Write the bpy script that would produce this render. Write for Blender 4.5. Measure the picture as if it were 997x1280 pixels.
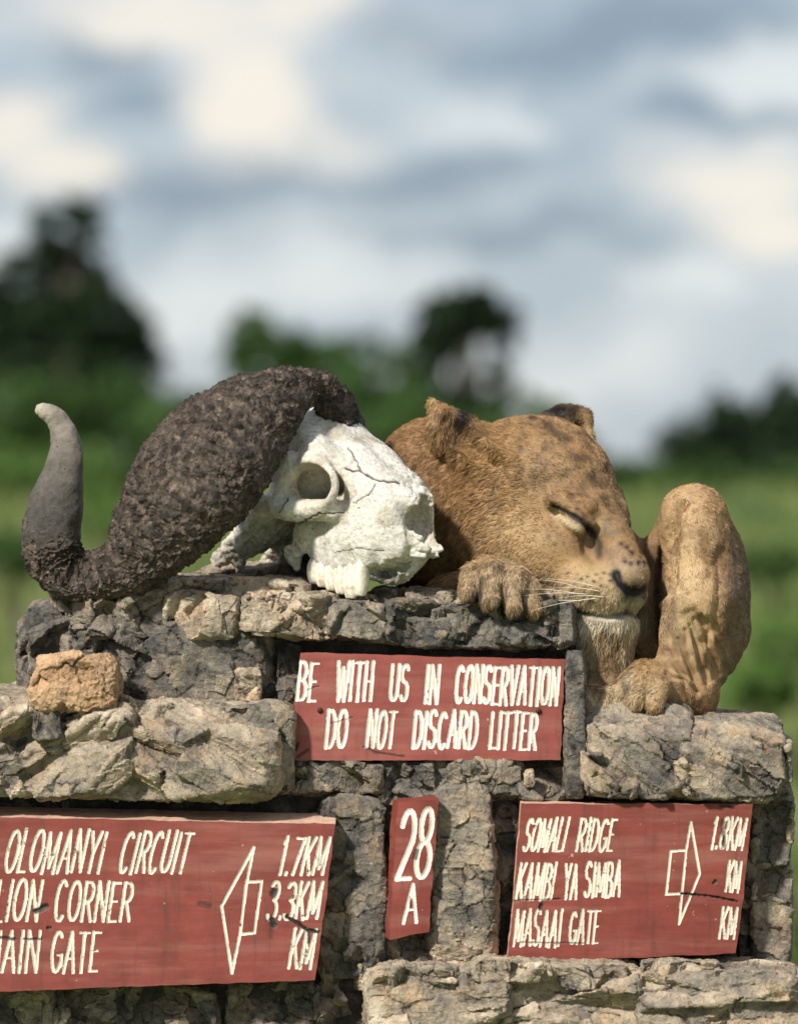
import bpy, math, random
import numpy as np
from mathutils import Vector

random.seed(7); RNG = np.random.default_rng(11)
for o in list(bpy.data.objects): bpy.data.objects.remove(o)
SC = bpy.context.scene; COL = SC.collection
R = math.radians

# ------------------------------------------------------------------ camera, world, sun, exposure
CAMD, CAMH, HOR, PPM = 9.0, 1.9, 610.0, 740.0      # distance to the marker, eye height, horizon row, photo pixels per metre
K = 1.0 / PPM
cam = bpy.data.cameras.new('camera'); co = bpy.data.objects.new('camera', cam); COL.objects.link(co)
co.location = (0, -CAMD, CAMH); co.rotation_euler = (R(90), 0, 0)
cam.sensor_fit = 'HORIZONTAL'; cam.sensor_width = 36; cam.lens = 36 * CAMD / (997 * K)
cam.shift_y = -(640 - HOR) / 997.0; cam.clip_end = 5000; cam.clip_start = 0.1
cam.dof.use_dof = True; cam.dof.focus_distance = CAMD + 0.02
cam.dof.aperture_fstop = cam.lens / 62.0
SC.camera = co

SUN_DIR = Vector((-0.52, -0.62, 0.66)).normalized()   # towards the sun: front left, high
sun_el = math.asin(SUN_DIR.z); sun_az = math.atan2(SUN_DIR.x, SUN_DIR.y)
sl = bpy.data.lights.new('sun', 'SUN'); so = bpy.data.objects.new('sun', sl); COL.objects.link(so)
sl.energy = 4.2; sl.angle = R(5.0); sl.color = (1.0, 0.945, 0.86)
so.rotation_euler = SUN_DIR.to_track_quat('Z', 'Y').to_euler(); so.location = (-3, -4, 8)

SC.view_settings.view_transform = 'Standard'
try: SC.view_settings.look = 'None'
except Exception: pass
SC.view_settings.gamma = 1; SC.view_settings.exposure = 0.55; SC.view_settings.use_curve_mapping = False
SC.cycles.use_denoising = True
SC.cycles.max_bounces = 6; SC.cycles.diffuse_bounces = 3; SC.cycles.transparent_max_bounces = 8

class NT:
    """small node-tree writer"""
    def __init__(s, tree): s.t = tree; s.t.nodes.clear()
    def n(s, typ, ins=None, **props):
        nd = s.t.nodes.new(typ)
        for k, v in props.items(): setattr(nd, k, v)
        for k, v in (ins or {}).items():
            sock = nd.inputs[k]
            if isinstance(v, bpy.types.NodeSocket): s.t.links.new(v, sock)
            else: sock.default_value = v
        return nd
    def math(s, op, a, b=0.0, clamp=False):
        return s.n('ShaderNodeMath', {0: a, 1: b}, operation=op, use_clamp=clamp).outputs[0]
    def ramp(s, fac, stops, interp='LINEAR'):
        nd = s.n('ShaderNodeValToRGB', {'Fac': fac}); cr = nd.color_ramp; cr.interpolation = interp
        while len(cr.elements) < len(stops): cr.elements.new(0.5)
        for e, (p, c) in zip(cr.elements, stops):
            e.position = p; e.color = (c[0], c[1], c[2], 1) if hasattr(c, '__len__') else (c, c, c, 1)
        return nd.outputs['Color']
    def mix(s, fac, a, b, mode='MIX'):
        nd = s.n('ShaderNodeMix', data_type='RGBA', blend_type=mode)
        for sock, v in ((nd.inputs[0], fac), (nd.inputs[6], a), (nd.inputs[7], b)):
            if isinstance(v, bpy.types.NodeSocket): s.t.links.new(v, sock)
            else: sock.default_value = v if not hasattr(v, '__len__') or len(v) == 4 else (*v, 1)
        return nd.outputs[2]
    def noise(s, vec, scale, detail=4, rough=0.55, dist=0.0):
        return s.n('ShaderNodeTexNoise', {'Vector': vec, 'Scale': scale, 'Detail': detail, 'Roughness': rough, 'Distortion': dist}).outputs[0]
    def out(s, sh, kind='ShaderNodeOutputMaterial', sock='Surface'):
        o = s.n(kind); s.t.links.new(sh, o.inputs[sock]); return o

w = bpy.data.worlds.new('World'); SC.world = w; w.use_nodes = True
N = NT(w.node_tree)
sky = N.n('ShaderNodeTexSky', sky_type='NISHITA', sun_disc=False, sun_elevation=sun_el, sun_rotation=sun_az, air_density=1.0, dust_density=0.6)
tc = N.n('ShaderNodeTexCoord').outputs['Generated']
sep = N.n('ShaderNodeSeparateXYZ', {0: tc})
hl = N.math('SQRT', N.math('ADD', N.math('MULTIPLY', sep.outputs[0], sep.outputs[0]), N.math('MULTIPLY', sep.outputs[1], sep.outputs[1])))
az = N.math('ARCTAN2', sep.outputs[0], sep.outputs[1])
el = N.math('DIVIDE', sep.outputs[2], N.math('MAXIMUM', hl, 0.02))
cv = N.n('ShaderNodeCombineXYZ', {0: az, 1: N.math('MULTIPLY', el, 1.35), 2: 0.37}).outputs[0]
def cloud_blob(x, y, rx, ry):          # a bank of cloud at an azimuth and elevation (radians)
    dx = N.math('DIVIDE', N.math('SUBTRACT', azw, x), rx); dy = N.math('DIVIDE', N.math('SUBTRACT', elw, y), ry)
    r2 = N.math('ADD', N.math('MULTIPLY', dx, dx), N.math('MULTIPLY', dy, dy))
    return N.math('POWER', 2.718, N.math('MULTIPLY', N.math('POWER', r2, 1.45), -1.0))
wn = N.n('ShaderNodeTexNoise', {'Vector': cv, 'Scale': 30.0, 'Detail': 6.0, 'Roughness': 0.62})
wsep = N.n('ShaderNodeSeparateColor', {0: wn.outputs['Color']})
azw = N.math('ADD', az, N.math('MULTIPLY', N.math('SUBTRACT', wsep.outputs[0], 0.5), 0.055))
elw = N.math('ADD', el, N.math('MULTIPLY', N.math('SUBTRACT', wsep.outputs[1], 0.5), 0.036))
def pxa(px): return (px - 498.5) * K / CAMD
def pxe(py): return (HOR - py) * K / CAMD
def addall(l):
    a = l[0]
    for b in l[1:]: a = N.math('ADD', a, b)
    return a
PX = K / CAMD
warm = addall([cloud_blob(pxa(x), pxe(y), rx * PX, ry * PX) for x, y, rx, ry in
               ((290, 95, 85, 55), (345, 150, 95, 45), (30, 165, 60, 45), (110, 225, 75, 35), (170, 20, 170, 35), (940, 225, 110, 40), (960, 300, 70, 40), (420, 20, 90, 40))])
dark = addall([cloud_blob(pxa(x), pxe(y), rx * PX, ry * PX) for x, y, rx, ry in
               ((330, 215, 150, 30), (640, 50, 150, 48), (850, 20, 140, 50), (190, 250, 110, 26), (560, 210, 100, 28), (80, 65, 80, 30), (900, 140, 110, 22), (650, 290, 180, 28), (150, 120, 60, 25))])
pale = addall([cloud_blob(pxa(x), pxe(y), rx * PX, ry * PX) for x, y, rx, ry in
               ((600, 140, 90, 45), (930, 80, 70, 45), (850, 370, 55, 45), (240, 370, 80, 60), (720, 470, 110, 70), (430, 350, 130, 45), (10, 290, 40, 40), (560, 480, 80, 60))])
big = N.noise(cv, 7.0, 6, 0.55); mid = N.noise(cv, 19.0, 5, 0.55)
base = N.mix(N.ramp(big, [(0.35, 0.0), (0.65, 1.0)]), (2.6, 3.2, 3.9), (3.7, 4.25, 4.8))
base = N.mix(N.ramp(mid, [(0.42, 0.0), (0.66, 0.75)]), base, (4.9, 5.2, 5.45))
base = N.mix(N.math('MULTIPLY', dark, 0.95, True), base, (1.75, 2.25, 2.95))
base = N.mix(N.math('MULTIPLY', pale, 0.7, True), base, (6.3, 6.5, 6.5))
base = N.mix(N.math('MULTIPLY', warm, 0.95, True), base, (7.0, 6.4, 5.65))
hi = N.ramp(el, [(0.16, 0.0), (0.6, 1.0)])
base = N.mix(hi, base, (4.6, 4.9, 5.3))
skyc = N.mix(0.88, sky.outputs[0], base)
below = N.ramp(el, [(0.0, 1.0), (0.02, 0.0)])
bg = N.n('ShaderNodeBackground', {'Color': skyc, 'Strength': 0.094})
N.out(bg.outputs[0], 'ShaderNodeOutputWorld')

# ------------------------------------------------------------------ small helpers
def W(px, py, d):
    s = (CAMD + d) / CAMD
    return Vector(((px - 498.5) * K * s, d, CAMH + (HOR - py) * K * s))
def mesh_from(name, V, F, smooth=True):
    me = bpy.data.meshes.new(name); V = np.asarray(V, np.float32); F = np.asarray(F, np.int32)
    n = F.shape[1]
    me.vertices.add(len(V)); me.vertices.foreach_set('co', V.ravel())
    me.loops.add(F.size); me.loops.foreach_set('vertex_index', F.ravel())
    me.polygons.add(len(F)); me.polygons.foreach_set('loop_start', np.arange(0, F.size, n, dtype=np.int32))
    try: me.polygons.foreach_set('loop_total', np.full(len(F), n, np.int32))
    except Exception: pass
    if smooth: me.polygons.foreach_set('use_smooth', np.ones(len(F), bool))
    me.update(calc_edges=True); me.validate(); return me
def link(name, me, mat, parent=None):
    o = bpy.data.objects.new(name, me); COL.objects.link(o)
    if mat is not None: me.materials.append(mat)
    if parent is not None: o.parent = parent; o.matrix_parent_inverse = parent.matrix_world.inverted()
    return o
def vcol(me, C, name='Col'):
    a = me.attributes.new(name, 'FLOAT_COLOR', 'POINT'); C = np.asarray(C, np.float32)
    if C.shape[1] == 3: C = np.hstack([C, np.ones((len(C), 1), np.float32)])
    a.data.foreach_set('color', C.ravel())
def tag(o, label=None, cat=None, group=None, kind=None):
    for k, v in (('label', label), ('category', cat), ('group', group), ('kind', kind)):
        if v: o[k] = v
    return o
def thing(name, loc, label, cat, group=None):
    o = bpy.data.objects.new(name, None); COL.objects.link(o); o.location = loc; o.empty_display_size = 0.05
    bpy.context.view_layer.update()
    return tag(o, label, cat, group)
def tube(P, Rd, n=8, cap=True):
    P = np.asarray(P, float); V = []; F = []
    up = np.array([0.13, 0.31, 0.94])
    for i in range(len(P)):
        t = P[min(i + 1, len(P) - 1)] - P[max(i - 1, 0)]; t /= np.linalg.norm(t) + 1e-9
        a = np.cross(t, up); a /= np.linalg.norm(a) + 1e-9; b = np.cross(t, a)
        for k in range(n):
            th = 2 * math.pi * k / n; V.append(P[i] + Rd[i] * (math.cos(th) * a + math.sin(th) * b))
    for i in range(len(P) - 1):
        for k in range(n):
            F.append((i * n + k, i * n + (k + 1) % n, (i + 1) * n + (k + 1) % n, (i + 1) * n + k))
    return V, F
def join(parts):
    V = []; F = []
    for v, f in parts:
        o = len(V); V += list(v); F += [tuple(i + o for i in q) for q in f]
    return V, F

# numpy noise
_perm = np.random.default_rng(3).permutation(256).astype(np.int32); _perm = np.concatenate([_perm, _perm, _perm])
_g = np.random.default_rng(5).normal(size=(256, 3)).astype(np.float32); _g /= np.linalg.norm(_g, axis=1, keepdims=True)
def perlin(P):
    P = np.asarray(P, np.float32); i = np.floor(P).astype(np.int32); f = P - i; i &= 255
    u = f * f * f * (f * (f * 6 - 15) + 10); r = 0
    for dx in (0, 1):
        for dy in (0, 1):
            for dz in (0, 1):
                h = _perm[_perm[_perm[i[:, 0] + dx] + i[:, 1] + dy] + i[:, 2] + dz]; g = _g[h]
                v = g[:, 0] * (f[:, 0] - dx) + g[:, 1] * (f[:, 1] - dy) + g[:, 2] * (f[:, 2] - dz)
                wgt = (u[:, 0] if dx else 1 - u[:, 0]) * (u[:, 1] if dy else 1 - u[:, 1]) * (u[:, 2] if dz else 1 - u[:, 2])
                r = r + wgt * v
    return r * 1.5
def fbm(P, o=4, g=0.5, lac=2.07):
    a = 1.0; r = 0; P = np.asarray(P, np.float32).copy()
    for k in range(o): r = r + a * perlin(P + 17.3 * k); a *= g; P = P * lac
    return r
def worley_facets(P, seed=0):
    """tilted random facets and the crack distance between them"""
    P = np.asarray(P, np.float32); i = np.floor(P).astype(np.int32); n = len(P)
    d1 = np.full(n, 9.0, np.float32); d2 = d1.copy(); val = np.zeros(n, np.float32)
    for dx in (-1, 0, 1):
        for dy in (-1, 0, 1):
            for dz in (-1, 0, 1):
                c = i + np.array([dx, dy, dz], np.int32); cc = (c + seed * 31) & 255
                h = _perm[_perm[_perm[cc[:, 0]] + cc[:, 1]] + cc[:, 2]]
                q = c + 0.5 + 0.42 * _g[h]; e = P - q; dd = np.sqrt((e * e).sum(1))
                v = (e * _g[(h * 7 + 13) & 255]).sum(1) * 0.9 + (_g[(h * 3 + 5) & 255, 0]) * 0.5
                m = dd < d1
                d2 = np.where(m, d1, np.minimum(d2, dd)); val = np.where(m, v, val); d1 = np.where(m, dd, d1)
    return val, d2 - d1

# signed distance grids and surface nets
class Grid:
    def __init__(s, lo, hi, res):
        s.lo = np.array(lo, np.float32); s.res = res
        s.n = np.ceil((np.array(hi) - np.array(lo)) / res).astype(int) + 1
        s.ax = [s.lo[k] + res * np.arange(s.n[k], dtype=np.float32) for k in range(3)]
        s.d = np.full(s.n, 60.0, np.float32)
    def sl(s, lo, hi):
        r = []
        for k in range(3):
            a = int(max(0, math.floor((lo[k] - s.lo[k]) / s.res))); b = int(min(s.n[k], math.ceil((hi[k] - s.lo[k]) / s.res) + 1))
            if b <= a: return None
            r.append(slice(a, b))
        return tuple(r)
    def pts(s, S): return (s.ax[0][S[0]][:, None, None], s.ax[1][S[1]][None, :, None], s.ax[2][S[2]][None, None, :])
    def put(s, S, e, k, sub=False):
        a = s.d[S]
        if sub: e = -e; h = np.maximum(k - np.abs(a - e), 0) / max(k, 1e-6); s.d[S] = np.maximum(a, e) + h * h * k * 0.25
        else: h = np.maximum(k - np.abs(a - e), 0) / max(k, 1e-6); s.d[S] = np.minimum(a, e) - h * h * k * 0.25
    def cap(s, a, b, ra, rb, k=8, sub=False):
        a = np.array(a, float); b = np.array(b, float); m = max(ra, rb) + k + 8
        S = s.sl(np.minimum(a, b) - m, np.maximum(a, b) + m)
        if S is None: return
        X, Y, Z = s.pts(S); v = b - a; L = float(v @ v) + 1e-6
        t = np.clip(((X - a[0]) * v[0] + (Y - a[1]) * v[1] + (Z - a[2]) * v[2]) / L, 0, 1).astype(np.float32)
        e = np.sqrt((X - a[0] - t * v[0]) ** 2 + (Y - a[1] - t * v[1]) ** 2 + (Z - a[2] - t * v[2]) ** 2) - (ra + (rb - ra) * t)
        s.put(S, e.astype(np.float32), k, sub)
    def ell(s, c, r, axes=None, k=8, sub=False):
        c = np.array(c, float); r = np.array(r, float); m = r.max() + k + 8
        S = s.sl(c - m, c + m)
        if S is None: return
        X, Y, Z = s.pts(S); X = X - c[0]; Y = Y - c[1]; Z = Z - c[2]
        A = np.eye(3) if axes is None else np.array(axes)
        q = [A[j, 0] * X + A[j, 1] * Y + A[j, 2] * Z for j in range(3)]
        k0 = np.sqrt(sum((q[j] / r[j]) ** 2 for j in range(3))); k1 = np.sqrt(sum((q[j] / r[j] ** 2) ** 2 for j in range(3)))
        s.put(S, (k0 * (k0 - 1) / (k1 + 1e-6)).astype(np.float32), k, sub)
    def chain(s, pts, k=8, sub=False):
        for p, q in zip(pts[:-1], pts[1:]): s.cap(p[:3], q[:3], p[3], q[3], k, sub)
    def nets(s):
        d = s.d; ins = d < 0
        c = [ins[x:ins.shape[0] - 1 + x, y:ins.shape[1] - 1 + y, z:ins.shape[2] - 1 + z] for x in (0, 1) for y in (0, 1) for z in (0, 1)]
        anyi = c[0].copy(); alli = c[0].copy()
        for q in c[1:]: anyi |= q; alli &= q
        act = anyi & ~alli; I = np.argwhere(act)
        idx = np.full(act.shape, -1, np.int32); idx[act] = np.arange(len(I), dtype=np.int32)
        offs = [(x, y, z) for x in (0, 1) for y in (0, 1) for z in (0, 1)]
        val = np.stack([d[I[:, 0] + o[0], I[:, 1] + o[1], I[:, 2] + o[2]] for o in offs], 1)
        acc = np.zeros((len(I), 3), np.float32); cnt = np.zeros((len(I), 1), np.float32)
        for a in range(8):
            for b in range(a + 1, 8):
                oa = np.array(offs[a]); ob = np.array(offs[b])
                if np.abs(oa - ob).sum() != 1: continue
                va = val[:, a]; vb = val[:, b]; m = ((va < 0) != (vb < 0))[:, None]
                t = (va / (va - vb + 1e-12))[:, None]
                acc += np.where(m, oa + (ob - oa) * t, 0); cnt += m
        V = s.lo + s.res * (I + acc / cnt)
        F = []
        for ax in range(3):
            u, v = (ax + 1) % 3, (ax + 2) % 3
            A = [slice(None)] * 3; B = [slice(None)] * 3; A[ax] = slice(0, -1); B[ax] = slice(1, None)
            ch = ins[tuple(A)] != ins[tuple(B)]; E = np.argwhere(ch)
            E = E[(E[:, u] > 0) & (E[:, v] > 0) & (E[:, u] < act.shape[u]) & (E[:, v] < act.shape[v])]
            if not len(E): continue
            def cell(du, dv):
                q = E.copy(); q[:, u] -= du; q[:, v] -= dv; return idx[q[:, 0], q[:, 1], q[:, 2]]
            Q = np.stack([cell(1, 1), cell(0, 1), cell(0, 0), cell(1, 0)], 1)
            fl = ~ins[E[:, 0], E[:, 1], E[:, 2]]; Q[fl] = Q[fl][:, ::-1]; F.append(Q)
        F = np.concatenate(F); F = F[(F >= 0).all(1)]
        return V.astype(np.float32), F
def normals(V, F):
    n = np.cross(V[F[:, 2]] - V[F[:, 0]], V[F[:, 3]] - V[F[:, 1]]); N_ = np.zeros_like(V)
    for k in range(4): np.add.at(N_, F[:, k], n)
    return N_ / (np.linalg.norm(N_, axis=1, keepdims=True) + 1e-12)
def smooth_mesh(V, F, it=1, lam=0.5):
    for _ in range(it):
        S = np.zeros_like(V); c = np.zeros((len(V), 1), np.float32)
        for k in range(4):
            np.add.at(S, F[:, k], V[F[:, (k + 1) % 4]]); np.add.at(S, F[:, k], V[F[:, (k + 3) % 4]]); np.add.at(c, F[:, k], 2)
        V = V + lam * (S / np.maximum(c, 1) - V)
    return V

# ------------------------------------------------------------------ materials
def material(name):
    m = bpy.data.materials.new(name); m.use_nodes = True; return m, NT(m.node_tree)
def bsdf(N, col, rough=0.8, normal=None, spec=0.3, **kw):
    ins = {'Base Color': col if isinstance(col, bpy.types.NodeSocket) else (*col, 1), 'Roughness': rough, 'Specular IOR Level': spec}
    if normal is not None: ins['Normal'] = normal
    ins.update(kw); b = N.n('ShaderNodeBsdfPrincipled', ins); N.out(b.outputs[0]); return b
def bump(N, h, dist, strength=1.0, prev=None):
    ins = {'Height': h, 'Distance': dist, 'Strength': strength}
    if prev is not None: ins['Normal'] = prev
    return N.n('ShaderNodeBump', ins).outputs[0]

def rock_material(name='weathered_stone', cast=None):
    m, N = material(name)
    pos = N.n('ShaderNodeNewGeometry').outputs['Position']
    at = N.n('ShaderNodeAttribute', attribute_name='Col'); rgb = N.n('ShaderNodeSeparateColor', {0: at.outputs['Color']})
    tint = rgb.outputs[0]; rnd = rgb.outputs[1]; crack = rgb.outputs[2]
    offs = N.n('ShaderNodeVectorMath', {0: pos, 1: N.n('ShaderNodeCombineXYZ', {0: N.math('MULTIPLY', rnd, 37.0), 1: N.math('MULTIPLY', rnd, 11.0), 2: rnd}).outputs[0]}, operation='ADD').outputs[0]
    n1 = N.noise(offs, 9.0, 6, 0.6, 0.4); n2 = N.noise(offs, 34.0, 6, 0.65, 0.3); n3 = N.noise(offs, 130.0, 5, 0.7); n4 = N.noise(offs, 420.0, 3, 0.7)
    f = N.math('ADD', N.math('ADD', N.math('MULTIPLY', n1, 0.9), N.math('MULTIPLY', n2, 0.75)), N.math('MULTIPLY', tint, 0.55))
    f = N.math('SUBTRACT', f, 0.66)
    f = N.math('ADD', f, N.math('MULTIPLY', N.math('SUBTRACT', n3, 0.5), 0.35), True)
    c = N.ramp(f, [(0.0, (0.028, 0.027, 0.026)), (0.22, (0.085, 0.08, 0.074)), (0.45, (0.20, 0.175, 0.142)), (0.68, (0.36, 0.295, 0.215)), (0.86, (0.52, 0.43, 0.32)), (1.0, (0.66, 0.59, 0.48))])
    warm = N.ramp(N.noise(offs, 16.0, 4, 0.6), [(0.5, 0.0), (0.72, 0.55)])
    c = N.mix(warm, c, N.mix(1.0, c, (1.18, 0.86, 0.58), 'MULTIPLY'))
    green = N.ramp(N.noise(offs, 21.0, 5, 0.6), [(0.6, 0.0), (0.75, 0.5)])
    c = N.mix(green, c, (0.12, 0.125, 0.06))
    lic = N.ramp(N.noise(offs, 75.0, 5, 0.7), [(0.66, 0.0), (0.73, 0.7)])
    c = N.mix(lic, c, (0.46, 0.44, 0.38))
    blk = N.ramp(N.noise(offs, 48.0, 6, 0.72), [(0.35, 1.0), (0.45, 0.0)])
    c = N.mix(N.math('MULTIPLY', blk, N.math('SUBTRACT', 1.1, N.math('MULTIPLY', tint, 0.85), True)), c, (0.022, 0.021, 0.02))
    speck = N.ramp(n4, [(0.33, 0.6), (0.42, 0.0), (0.62, 0.0), (0.72, 0.35)])
    c = N.mix(N.math('MULTIPLY', speck, 0.6), c, N.mix(N.ramp(n4, [(0.45, 0.0), (0.55, 1.0)]), (0.03, 0.028, 0.025), (0.5, 0.45, 0.36)))
    c = N.mix(crack, c, (0.03, 0.027, 0.024))
    if cast: c = N.mix(1.0, N.mix(0.4, c, (0.31, 0.255, 0.195)), cast, 'MULTIPLY')
    vor = N.n('ShaderNodeTexVoronoi', {'Vector': offs, 'Scale': 60.0}, feature='DISTANCE_TO_EDGE').outputs[0]
    b1 = bump(N, n2, 0.004, 0.8); b2 = bump(N, n3, 0.0034, 1.0, b1); b2 = bump(N, N.ramp(vor, [(0.0, 0.0), (0.06, 1.0)]), 0.0014, 0.6, b2); b3 = bump(N, n4, 0.0014, 1.0, b2)
    bsdf(N, c, 0.85, b3, 0.25); return m
M_ROCK = rock_material()
def mortar_material():
    m, N = material('dark_mortar'); pos = N.n('ShaderNodeNewGeometry').outputs['Position']
    n = N.noise(pos, 30.0, 6, 0.65, 0.5); n2 = N.noise(pos, 150.0, 4, 0.7)
    c = N.ramp(N.math('ADD', N.math('MULTIPLY', n, 0.8), N.math('MULTIPLY', n2, 0.25)), [(0.3, (0.02, 0.019, 0.018)), (0.55, (0.07, 0.064, 0.056)), (0.75, (0.17, 0.15, 0.12))])
    bsdf(N, c, 0.92, bump(N, n2, 0.004, 1.0, bump(N, n, 0.015, 1.0)), 0.2); return m
M_MORTAR = mortar_material()
def attr_material(name, rough=0.6, spec=0.4, bscale=None, bdist=0.001, vary=0.25):
    m, N = material(name); at = N.n('ShaderNodeAttribute', attribute_name='Col').outputs['Color']
    pos = N.n('ShaderNodeNewGeometry').outputs['Position']; nn = N.noise(pos, bscale or 300.0, 5, 0.65)
    c = N.mix(1.0, at, N.ramp(nn, [(0.25, 1 - vary), (0.75, 1 + vary)]), 'MULTIPLY')
    bsdf(N, c, rough, bump(N, nn, bdist, 1.0), spec); return m

# ------------------------------------------------------------------ terrain
def gz(x, y):
    t = min(max((y - 14) / 105.0, 0), 1); return 2.2 * t * t * (3 - 2 * t) + 0.06 * math.sin(x * .21 + y * .13) * min(1, abs(y) / 20)
def build_ground():
    ys = np.concatenate([np.linspace(-60, 10, 15), np.linspace(12, 140, 90), np.geomspace(145, 3500, 26)])
    V = []; F = []; nx = 61
    for j, y in enumerate(ys):
        half = 30 + 0.9 * max(0, abs(y))
        for i in range(nx):
            x = (i / (nx - 1) * 2 - 1) * half; V.append((x, y, gz(x, y)))
    for j in range(len(ys) - 1):
        for i in range(nx - 1):
            a = j * nx + i; F.append((a, a + 1, a + nx + 1, a + nx))
    m, N = material('savanna_turf'); pos = N.n('ShaderNodeNewGeometry').outputs['Position']
    st = N.n('ShaderNodeVectorMath', {0: pos, 1: (1.0, 0.07, 1.0)}, operation='MULTIPLY').outputs[0]
    a = N.noise(st, 1.0, 5, 0.6); b = N.noise(pos, 2.6, 5, 0.65); d = N.noise(st, 0.75, 3, 0.5)
    f = N.math('ADD', N.math('MULTIPLY', a, 0.85), N.math('MULTIPLY', b, 0.15))
    c = N.ramp(f, [(0.37, (0.03, 0.06, 0.018)), (0.46, (0.12, 0.19, 0.05)), (0.53, (0.23, 0.28, 0.10)), (0.61, (0.34, 0.30, 0.19))])
    c = N.mix(N.ramp(d, [(0.52, 0.0), (0.68, 0.65)]), c, (0.22, 0.19, 0.125))
    bsdf(N, c, 0.95, bump(N, b, 0.2, 1.0), 0.1)
    tag(link('ground', mesh_from('ground', V, F), m), kind='structure')
build_ground()
def leaf_material(name, c0, c1):
    m, N = material(name); at = N.n('ShaderNodeAttribute', attribute_name='Col').outputs['Fac']
    c = N.mix(at, c0, c1)
    b = N.n('ShaderNodeBsdfPrincipled', {'Base Color': c, 'Roughness': 0.7, 'Specular IOR Level': 0.15})
    t = N.n('ShaderNodeBsdfTranslucent', {'Color': c}); mx = N.n('ShaderNodeMixShader', {0: 0.3, 1: b.outputs[0], 2: t.outputs[0]})
    N.out(mx.outputs[0]); return m
ML = {'dark': leaf_material('leaf_dark', (0.010, 0.020, 0.010), (0.030, 0.055, 0.022)),
      'mid': leaf_material('leaf_mid', (0.03, 0.066, 0.02), (0.085, 0.155, 0.042)),
      'fresh': leaf_material('leaf_fresh', (0.07, 0.14, 0.03), (0.17, 0.27, 0.075))}
def bark_material():
    m, N = material('tree_bark'); pos = N.n('ShaderNodeNewGeometry').outputs['Position']
    n = N.noise(pos, 6.0, 5, 0.6); bsdf(N, N.ramp(n, [(0.3, (0.05, 0.04, 0.03)), (0.7, (0.16, 0.13, 0.1))]), 0.9, bump(N, n, 0.03)); return m
M_BARK = bark_material()
def leaves(blobs, n, size, rng):
    """leaf faces gathered in clumps that fill a set of blobs (centre, radii)"""
    vol = np.array([b[1][0] * b[1][1] * b[1][2] for b in blobs]) ** 0.67; vol /= vol.sum()
    V = []; F = []; C = []
    ncl = max(12, n // 26); per = n // ncl
    for _ in range(ncl):
        c, r = blobs[rng.choice(len(blobs), p=vol)]
        dv = rng.normal(size=3); dv /= np.linalg.norm(dv); rad = rng.uniform(0.25, 1.0) ** 0.45 * rng.uniform(0.85, 1.12)
        cc = np.array(c) + dv * np.array(r) * rad; cs = min(r) * rng.uniform(0.14, 0.34); tone = rng.uniform(0, 1)
        for _ in range(per):
            p = cc + rng.normal(size=3) * cs * 0.6
            u = rng.normal(size=3); u /= np.linalg.norm(u); v = np.cross(u, rng.normal(size=3)); v /= np.linalg.norm(v) + 1e-9
            s = size * rng.uniform(0.6, 1.3); k = len(V)
            V += [p - u * s, p + v * s * .5, p + u * s, p - v * s * .5]; F.append((k, k + 1, k + 2, k + 3))
            q = min(1, max(0, tone * 0.75 + rng.uniform(0, .35))); C += [(q, q, q)] * 4
    return V, F, C
def tree(name, label, cat, D, blobs_px, trunk_px, leafmat, n, size, group, seed):
    rng = np.random.default_rng(seed)
    s = (CAMD + D) * K / CAMD
    bl = []
    for (px, py, rx, ry) in blobs_px:
        c = W(px, py, D + rng.uniform(-0.5, 0.5)); bl.append(((c.x, c.y, c.z), (rx * s, rx * s * 0.9, ry * s)))
    x0 = W(trunk_px[0], 600, D).x; z0 = gz(x0, D)
    root = thing(name, (x0, D, z0), label, cat, group)
    V, F, C = leaves(bl, n, size, rng); me = mesh_from('crown', V, F, False); vcol(me, C); link('crown', me, leafmat, root)
    top = max(bl, key=lambda b: b[0][2])[0]
    parts = [tube([(x0, D, z0 - .2), (x0 + .1, D, z0 + (top[2] - z0) * .3), (x0 * .5 + top[0] * .5, D, z0 + (top[2] - z0) * .65), (top[0], D, top[2])], [trunk_px[1], trunk_px[1] * .8, trunk_px[1] * .5, .03], 10)]
    for b in bl:
        c = np.array(b[0]); st = np.array((x0, D, z0 + (c[2] - z0) * .35)); md = (st + c) / 2 + np.array((0, 0, -.15))
        parts.append(tube([st, md, c], [trunk_px[1] * .5, trunk_px[1] * .3, .03], 7))
    v, f = join(parts); link('trunk', mesh_from('trunk', v, f), M_BARK, root)
    return root
G = 'trees and bushes at the far side of the grass'
tree('tree', 'tall dark bushy tree at far left, its top narrowing above the horn', 'tree', 112,
     [(80, 290, 48, 42), (60, 360, 75, 55), (120, 400, 70, 50), (30, 420, 75, 60), (150, 450, 55, 45), (90, 470, 110, 60), (-50, 420, 70, 80), (100, 262, 30, 20)], (75, .35), ML['dark'], 9500, .17, G, 1)
tree('bush', 'broad mid green bush below the tall dark tree at left', 'bush', 96,
     [(20, 530, 80, 50), (110, 515, 80, 55), (180, 530, 55, 45), (60, 560, 90, 45), (-60, 530, 70, 60)], (80, .12), ML['mid'], 5500, .15, G, 2)
tree('bush', 'spreading green bush in the middle, rising behind the pale skull', 'bush', 104,
     [(340, 450, 60, 42), (305, 408, 46, 24), (350, 425, 40, 26), (420, 455, 50, 36), (400, 480, 75, 50), (460, 470, 60, 45), (500, 510, 60, 55), (370, 540, 120, 60), (270, 540, 70, 50)], (390, .2), ML['mid'], 7500, .15, G, 3)
tree('tree', 'round topped dark tree behind the lioness ears with sky showing through', 'tree', 108,
     [(580, 395, 58, 32), (545, 425, 35, 32), (620, 420, 28, 26), (530, 470, 22, 50), (620, 490, 24, 40), (580, 520, 60, 32), (560, 375, 25, 15), (600, 372, 28, 15)], (575, .22), ML['dark'], 6500, .14, G, 4)
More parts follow.
